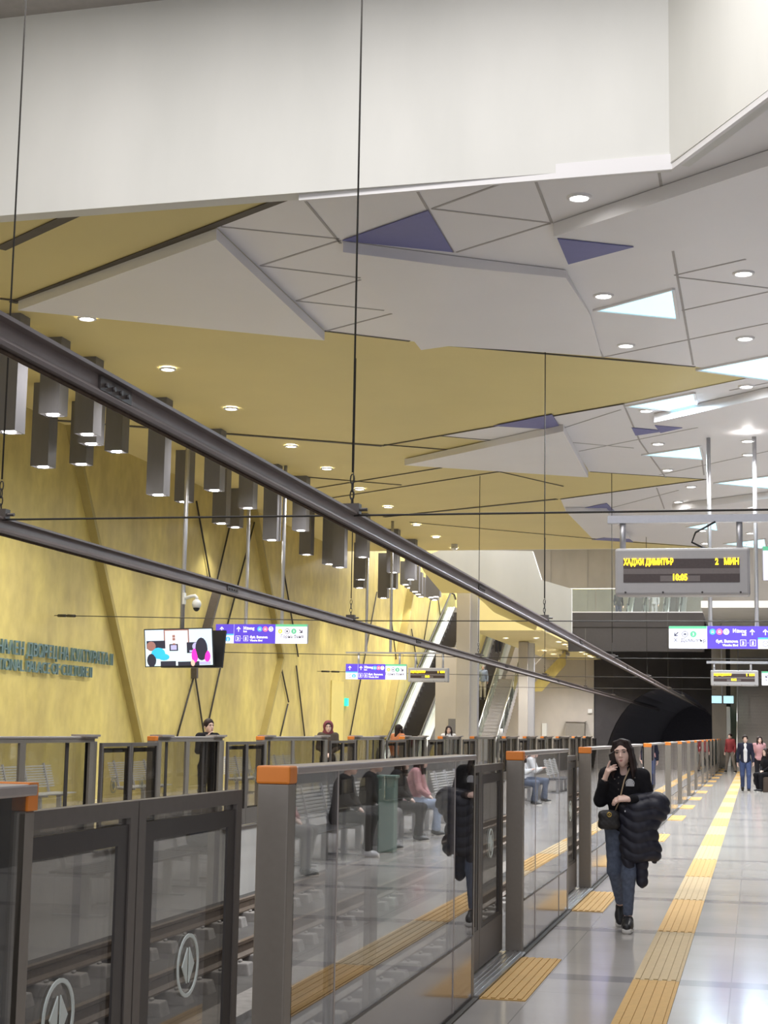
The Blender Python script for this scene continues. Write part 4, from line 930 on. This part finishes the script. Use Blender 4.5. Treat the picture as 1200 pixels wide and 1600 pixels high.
def joints(legs, arms, bend=0.):
    sit = legs == 'sit'; hz = .515 if sit else .93; J = {}
    lean = -.10 if (sit and arms in ('lap','read')) else 0
    J['pel'] = V3(0,0,hz); J['chest'] = V3(0,.0+lean*.6,hz+.36); J['neck'] = V3(0,.01+lean,hz+.53); J['head'] = V3(0,-.02+lean*1.25,hz+.655)
    for g, n in ((-1,'R'),(1,'L')):
        J['sh'+n] = V3(g*.165,.01+lean,hz+.475)
        if legs == 'sit': J['hip'+n] = V3(g*.09,-.02,hz); J['kn'+n] = V3(g*.12,-.44,hz-.02); J['an'+n] = V3(g*.12,-.40-.04*g,.09)
        elif legs == 'walk': J['hip'+n] = V3(g*.085,0,hz-.02); J['kn'+n] = V3(g*.095,-.15 if g > 0 else -.01,.50); J['an'+n] = V3(g*.09,-.20 if g > 0 else .26,.095 if g > 0 else .15)
        elif legs == 'wide': J['hip'+n] = V3(g*.085,0,hz-.02); J['kn'+n] = V3(g*.16,-.03,.49); J['an'+n] = V3(g*.24,.02,.09)
        else: J['hip'+n] = V3(g*.085,0,hz-.02); J['kn'+n] = V3(g*.095,-.01,.50); J['an'+n] = V3(g*.10,.02,.09)
        if arms == 'lap': J['el'+n] = V3(g*.21,-.06+lean,hz+.21); J['wr'+n] = V3(g*.07,-.27,hz+.11)
        elif arms == 'read': J['el'+n] = V3(g*.22,-.10+lean,hz+.22); J['wr'+n] = V3(g*.11,-.33,hz+.28)
        elif arms == 'phone' and g < 0: J['el'+n] = V3(-.24,-.08,hz+.24); J['wr'+n] = V3(-.13,-.16,hz+.46)
        elif arms == 'rail' and g > 0: J['el'+n] = V3(.27,-.12,hz+.26); J['wr'+n] = V3(.36,-.32,hz+.18)
        else: J['el'+n] = V3(g*.225,.03,hz+.20); J['wr'+n] = V3(g*.235,-.05-.05*g*(legs == 'walk'),hz-.04)
    return J
def person(label, loc, rz=0., legs='stand', arms='down', top='grey', bottom='jeans', hair='hair_dark', style='short', shirt=None, h=1.68, res=.014, group=None, wide=1.0, hood=None, shoe='black', detail=True):
    t = thing('person', label, 'person', loc, rz, group); J = joints(legs, arms); body = []; R = np.eye(3)
    body += head_prims(J['head'], R, 1.0, detail); body += [cap(J['neck']-V3(0,0,.03), J['head']+V3(0,.02,-.05), .052, .05, .02), cap(J['chest'], J['pel'], .11, .10, .05)]
    tp = [ell(J['chest']+V3(0,.0,.0), (.175*wide,.118,.20), .05), cap(J['chest'], J['pel']+V3(0,0,-.02), .135*wide, .13*wide, .06), cap(J['shR'], J['shL'], .066, .066, .05), ell(J['pel']+V3(0,0,.0), (.165*wide,.125,.10), .05)]
    tq = []
    if legs != 'sit': tp.append(('sub', ell(J['pel']+V3(0,0,-.46), (1.3,1.3,.405), .02)))
    bt = [ell(J['pel']+V3(0,.01,-.03), (.155*wide,.125,.12), .05)]; sh = []; so = []
    for n, g in (('R',-1),('L',1)):
        sl, e, w = J['sh'+n], J['el'+n], J['wr'+n]; d = w-e; d /= np.linalg.norm(d)
        body += [cap(sl, e, .045, .036, .02), cap(e, w, .035, .026, .02)]
        nn = V3(-g*.6,-.4,0) if arms in ('down','phone') else V3(0,.1,-1); body += hand_prims(w, d, nn, V3(0,-1,.0) if arms == 'down' else V3(-g,0,.3), .35)
        tq += [cap(sl, e, .066, .055, .03), cap(e, w-d*.015, .054, .044, .03)]
        hp, kn, an = J['hip'+n], J['kn'+n], J['an'+n]
        body += [cap(hp, kn, .075, .05, .02), cap(kn, an, .05, .036, .02)]
        bt += [cap(hp, kn, .092*wide, .070, .03), cap(kn, an+V3(0,0,.02), .068, .060, .03)]
        f = V3(0,-1,0) if legs != 'walk' or g > 0 else V3(0,-.8,-.45); f /= np.linalg.norm(f)
        base = an+V3(0,.03,-.045)
        sh += [cap(base, base+f*.15+V3(0,0,-.012), .042, .036, .03), cap(an, base+f*.05, .045, .045, .03)]
        so += [cap(base+V3(0,0,-.03), base+f*.17+V3(0,0,-.032), .022, .02, .02), cap(base+V3(.015,0,-.03), base+f*.16+V3(.02,0,-.032), .02, .018, .02), cap(base+V3(-.015,0,-.03), base+f*.16+V3(-.02,0,-.032), .02, .018, .02)]
    soft('body', body, res*.85, 'skin', t); soft('upper_garment', tp+tq, res, top, t); soft('trousers', bt, res, bottom, t); soft('shoes', sh, res*.9, shoe, t); soft('shoe_soles', so, res*.7, 'sole', t)
    soft('hair', hair_prims(J['head'], R, 1.0, style), res*.8, hair, t)
    if detail: face_parts(t, J['head'], R)
    if shirt:
        c = J['chest']; soft('shirt', [cap(c+V3(0,-.082,.13), c+V3(0,-.105,-.05), .05, .064, .03), cap(c+V3(0,-.105,-.05), J['pel']+V3(0,-.10,.0), .064, .062, .03)], res, shirt, t)
    if hood:
        c = J['head']; soft('hood', [ell(c+V3(0,.03,.02), (.115,.125,.135), .03), ell(c+V3(0,.05,-.12), (.13,.12,.08), .04), ('sub', ell(c+V3(0,-.10,-.01), (.075,.10,.105), .01))], res, hood, t)
    for o in t.children: o.scale = (h/1.68,)*3
    return t
FACE = 0.12
person('person in navy jacket, white top and blue jeans walking beyond the woman', (-.30, 50.2, 0), .02, 'walk', 'down', 'navy', 'jeans_blue', shirt='whitecloth', style='bun', h=1.66, wide=1.08)
person('person in a dusty pink top and black trousers behind the one in navy', (.13, 56.3, 0), .3, 'walk', 'down', 'pink', 'black_knit', style='long', h=1.64)
person('person in brick red top and taupe trousers standing near the platform end', (-1.12, 76, 0), -.5, 'wide', 'down', 'red', 'khaki', h=1.74, wide=1.12, res=.018)
person('person in a bulky black coat seated on a bench at the right edge', (.42, 50.6, 0), -.9, 'sit', 'lap', 'black_knit', 'black_knit', style='long', wide=1.35, h=1.7)
t = thing('low_planter', 'brown low planter box beside the seated person in black at the right edge', 'planter', (.55, 50.4, 0)); MB().box(-.35,.5,-.15,.45,0,.45).build('box', 'brown', t, bevel=.02)
person('dark haired person in black coat behind the far gates below the television screen', (-9.55, 27.5, 0), .9, 'stand', 'phone', 'black_knit', 'black_knit', style='bun', h=1.77)
person('person in maroon hood looking down behind the far gates', (-9.7, 36.4, 0), .3, 'stand', 'lap', 'brown', 'black_knit', hood=mat('maroon_hood', (.20,.045,.06), .8, noise=.1), h=1.80)
person('dark haired person in orange top behind the far gates by the left escalator', (-9.7, 44.0, 0), 2.6, 'stand', 'down', mat('orange_top', (.55,.20,.09), .8, noise=.1), 'jeans', style='long', h=1.79)
person('person in pale clothes behind the far gates below the notice board', (-9.7, 51.6, 0), .2, 'stand', 'down', 'whitecloth', 'jeans_pale', style='long', h=1.80)
person('person in pale denim riding the farther escalator down', (-13.35, 80.2, 3.28), .1, 'stand', 'down', 'jeans_pale', 'cream', hair='hair_grey', h=1.68, res=.02, wide=1.1)
person('person in a white top riding the farther escalator up, seen from behind', (-13.3, 84.8, 5.84), PI, 'stand', 'rail', 'cream', 'black_knit', h=1.68, res=.02)
person('dim seated person in dark clothes left behind the mezzanine railing', (-6.9, 84.5, 7.45), .4, 'stand', 'down', 'black_knit', 'navy', h=1.68, res=.02)
person('dim person in grey clothes right behind the mezzanine railing', (-5.0, 84.0, 7.45), -.3, 'stand', 'phone', 'grey', 'grey', style='long', h=1.7, res=.02)
B = [(17.9,'pink','grey','pink hoodie and pale trousers','long','lap'),(20.9,'black_knit','black_knit','black jacket and white trainers','short','lap'),(22.4,'black_knit','grey','black jacket and grey trousers','short','lap'),(24.2,'black_knit','black_knit','black coat and boots','long','lap'),(25.6,'pink','jeans_pale','pink shirt and pale jeans','long','lap'),(37.4,'whitecloth','jeans','white coat and jeans','long','read'),(39.2,'whitecloth','jeans','white coat holding a paper','short','read'),(16.3,'brown','jeans','brown jacket and sneakers','short','lap')]
for y, a, b, d, s, ar in B:
    person('person in %s seated on the bench mirrored in the gate glass' % d, (1.94, y, 0), -PI/2, 'sit', ar, a, b, style=s, res=.018, shoe='whitecloth' if 'train' in d or 'sneak' in d else 'black')

# ------------------------------------------------------------------ the woman walking towards the camera, phone at her ear
O = (-1.09, 14.05, 0)
t = thing('person', 'woman in black jacket and cropped jeans walking this way with phone at her ear', 'person', O)
hc = V3(-.026,-.015,1.488); HR = Rz(-.10)@Ry(-.10); nk = V3(-.012,.02,1.345)
shR, shL = V3(-.165,.02,1.305), V3(.140,.02,1.300); elR, elL = V3(-.215,-.03,1.085), V3(.205,.0,1.075); wrR, wrL = V3(-.168,-.125,1.262), V3(.045,-.20,1.108)
pel, chest = V3(-.02,.01,.90), V3(-.015,.015,1.20)
hpR, hpL = V3(-.095,.01,.86), V3(.065,.01,.86); knR, knL = V3(-.098,.02,.50), V3(.030,-.10,.47); anR, anL = V3(-.070,.33,.165), V3(.022,-.09,.095)
dR = V3(.040,-.03,.11); 
body = head_prims(hc, HR, 1.0) + [cap(nk-V3(0,0,.04), hc+V3(0,.02,-.05), .05, .047, .02), cap(chest, pel, .10, .09, .05), cap(shR, shL, .04, .04, .03)]
body += [cap(shR, elR, .04, .033, .02), cap(elR, wrR, .033, .0235, .015), cap(shL, elL, .04, .033, .02), cap(elL, wrL, .033, .0235, .015)]
body += hand_prims(wrR, dR, V3(.85,.45,-.1), V3(.1,.75,.4), .4, 1.0, (.05,.50,.62,.70), .1)
body += hand_prims(wrL, V3(-1,-.12,.02), V3(.1,.6,-.75), V3(0,-.35,.9), .62, 1.0)
for hp, kn, an in ((hpR,knR,anR),(hpL,knL,anL)): body += [cap(hp, kn, .07, .046, .02), cap(kn, an, .046, .032, .02), cap(an, an+(V3(0,-.03,-.05) if an[1] > 0 else V3(0,-.06,-.05)), .03, .026, .02)]
soft('body', body, .0052, 'skin', t, smooth=1); face_parts(t, hc, HR)
jk = [ell(chest+V3(0,0,-.01), (.165,.115,.19), .05), cap(chest, pel+V3(0,0,-.0), .125, .125, .06), cap(shR, shL, .058, .056, .05), ell(pel+V3(0,0,.02), (.150,.115,.085), .04), cap(nk+V3(-.045,.0,-.03), nk+V3(.045,0,-.03), .04, .04, .03),
  cap(shR, elR, .062, .052, .03), cap(elR, wrR-(wrR-elR)*.16, .054, .043, .03), cap(shL, elL, .062, .052, .03), cap(elL, wrL+(elL-wrL)*.10, .054, .042, .03), ('sub', ell(nk+V3(-.005,-.075,.0), (.042,.05,.05), .01))]
soft('jacket', jk, .0075, 'black_knit', t, lambda X,Y,Z: .0022*np.sin(X*70+Z*55)*np.sin(Z*38-Y*40))
jn = [ell(pel+V3(0,.01,-.06), (.145,.115,.11), .04)]
for hp, kn, an in ((hpR,knR,anR),(hpL,knL,anL)):
    e = an+(kn-an)*.17; jn += [cap(hp, kn, .088, .062, .03), cap(kn, e, .061, .041, .03)]
soft('cropped_jeans', jn, .0075, 'jeans', t, lambda X,Y,Z: .0018*np.sin(Z*90+X*40)*np.sin(X*50+Y*30))
hp_ = [ell(hc+HR@V3(0,.018,.033), (.079,.101,.096), .02, HR)]
for g in (-1, 1):
    q = lambda *p: hc+HR@V3(*p)
    for j in range(5):
        y0 = -.050+.026*j; e = (.020,.0,.012,.03,.02)[j]
        pth = [q(g*.008,y0+.012,.112-.003*j), q(g*.050,y0-.002,.092), q(g*.071,y0+.004,.030), q(g*.077,y0+.004,-.06), q(g*(.086+.006*(j%2)),y0-.004*(4-j),-.150), q(g*(.086-.010*(j%3)),y0-.010*(4-j),-.225+e)]
        for (a_, b_), (ra, rb) in zip(zip(pth, pth[1:]), ((.013,.017),(.017,.019),(.019,.020),(.020,.018),(.018,.007))): hp_.append(cap(a_, b_, ra, rb, .012))
hp_ += [cap(hc+V3(0,.06,0), hc+V3(0,.085,-.22), .078, .072, .03), ('sub', ell(hc+HR@V3(0,-.115,-.030), (.060,.085,.112), .010, HR))]
soft('hair', hp_, .0065, 'hair_dark', t, lambda X,Y,Z: .0020*np.sin(np.arctan2(Y-hc[1]-.02, X-hc[0])*26)*np.clip((1.50-Z)/.06,0,1))
for an, f in ((anR, V3(.0,-.80,-.50)), (anL, V3(.015,-1,-.0))):
    f = f/np.linalg.norm(f); up = np.cross(V3(1,0,0), f); up = up if up[2] > 0 else -up; b = an+f*-.03-up*.036
    soft('sneaker', [cap(b, b+f*.10, .042, .043, .03), cap(b+f*.10, b+f*.175-up*.008, .043, .036, .03), cap(an+up*.005, b+f*.03, .044, .043, .02), cap(an+f*.02, b+f*.13+up*.004, .034, .036, .03)], .006, 'black', t)
    soft('sneaker_sole', [cap(b-up*.034+V3(s_*.022,0,0), b+f*.182-up*.034+V3(s_*.018,0,0), .026, .024, .02) for s_ in (-1,0,1)], .0055, 'sole', t)
m = MB()
for k, z in enumerate((1.285,1.235,1.185,1.13)): m.ell((-.052-.012*k*0, -.108-.004*k, z), (.0075,.004,.0075), 0, 8, 5)
for p in ((-.085,-.105,1.27),(.085,-.098,1.285)): m.ell(p, (.0075,.004,.0075), 0, 8, 5)
m.build('buttons', 'dark_steel', t)
m = MB(); lx, lz = .046, 1.213
for k in range(9):                                       # white arched patch of upright strokes on the chest
    u = (k-4)/4.3; hgt = .058*math.sqrt(max(.12, 1-u*u)); x = lx+u*.034; m.box(x-.0028, x+.0028, -.121-.0, -.110, lz, lz+hgt)
m.tube([(lx+.036*math.cos(a), -.119, lz+.020+.04*math.sin(a)) for a in [PI*k/12 for k in range(13)]], .0028, 5)
m.build('chest_patch', 'whitecloth', t)['label'] = 'white arched lettering patch'
m = MB(); d_ = dR/np.linalg.norm(dR); ax1 = Vector(d_).orthogonal().normalized(); ax2 = Vector(d_).cross(ax1)
m.tube([Vector(wrR)+(ax1*math.cos(a)+ax2*math.sin(a))*.029 for a in [2*PI*k/16 for k in range(17)]], .0035, 6, caps=False); m.build('bracelet', 'gate_dark', t)
# what she holds
q = MB(); ph = q.box(-.037,.037,-.004,.004,-.075,.075).build('mobile_phone', 'black', bevel=.003); ph.location = Vector(O)+Vector((-.100,-.105,1.425)); ph.rotation_euler = (.12,-.42,.95)
tag(ph, 'black mobile phone held to the ear of the woman in the black jacket', 'phone')
bag = thing('shoulder_bag', 'small black quilted shoulder bag with brass buckle at the hip of the woman', 'bag', Vector(O)+Vector((-.130,-.155,.935)), .15)
soft('bag_body', [ell((0,0,0),(.078,.045,.068),.02), cap((-.055,0,-.045),(.055,0,-.045),.04,.04,.03), cap((-.055,0,.035),(.055,0,.035),.036,.036,.03)], .006, 'rubber', bag, lambda X,Y,Z: .003*np.abs(np.sin((X+Z)*70)*np.sin((X-Z)*70)))
m = MB().tube([(.018*math.cos(a)+.0, -.048, .04+.018*math.sin(a)) for a in [2*PI*k/16 for k in range(17)]], .004, 6, caps=False).tube([(-.01,-.048,.03),(.01,-.048,.05)], .003, 6).tube([(-.01,-.048,.05),(.01,-.048,.03)], .003, 6); m.build('buckle', 'gold', bag)
MB().tube([(.05,.02,.06),(.088,-.045,.165),(.132,.022,.327),(.172,.055,.41),(.19,.135,.44)], .0065, 6).build('strap', 'tan', bag)['label'] = 'tan leather strap'
coat = thing('puffer_coat', 'dark navy quilted puffer coat draped over the left arm of the woman', 'coat', O)
cp_ = [ell((.205,-.03,1.035),(.150,.125,.115),.06), ell((.265,-.03,1.01),(.085,.10,.10),.05), ell((.10,-.08,1.05),(.13,.09,.09),.06), cap((.03,-.10,.98),(.03,-.10,.66),.085,.07,.05), cap((.11,-.10,1.0),(.12,-.10,.66),.11,.095,.06), cap((.18,-.07,.95),(.215,-.07,.68),.085,.075,.06), ell((.035,-.10,.59),(.05,.055,.10),.04), ell((.245,-.06,.66),(.05,.06,.085),.05), ell((.27,-.03,1.06),(.09,.10,.10),.05)]
soft('quilted_shell', cp_, .007, 'navy_puff', coat, lambda X,Y,Z: .017*np.abs(np.sin(PI*(Z+.22*X+.03*np.sin(X*18))/.088))**.7-.009+.0025*np.sin(X*75+Z*28)*np.sin(Y*60+Z*15), smooth=1)
soft('sleeve', [cap((.14,-.09,.66),(.142,-.09,.44),.058,.046,.03), cap((.142,-.09,.44),(.143,-.09,.405),.044,.042,.02)], .007, 'navy_puff', coat, lambda X,Y,Z: .010*np.abs(np.sin(PI*Z/.075))-.005)
MB().box(.006,.014,-.205,-.19,1.0,1.014).build('zip_pull', 'steel', coat)
# ------------------------------------------------------------------ ambient world fill through the open end behind the camera, then added fill lights
w = bpy.data.worlds.new('ambient_fill'); S.world = w; w.use_nodes = True
bg = w.node_tree.nodes['Background']; bg.inputs[0].default_value = (.90,.92,1.0,1); bg.inputs[1].default_value = .6
def area(loc, rot, sx, sy, e, c=(1,.97,.94)):
    L = bpy.data.lights.new('fill_light', 'AREA'); L.shape = 'RECTANGLE'; L.size = sx; L.size_y = sy; L.energy = e; L.color = c
    o = bpy.data.objects.new('fill_light', L); COL.objects.link(o); o.location = loc; o.rotation_euler = rot
area((-5, 67.5, 12.8), (0,0,0), 16, 19, 2300)  # added unseen fill for the upper space at the far end
area((-5, 80, 12.8), (0,0,0), 16, 5, 1700)                # added unseen fill, brightens the upper back wall
area((-4.5, 14, 10.7), (0,0,0), 11, 3, 330)                # added unseen fill, brightens the white void walls
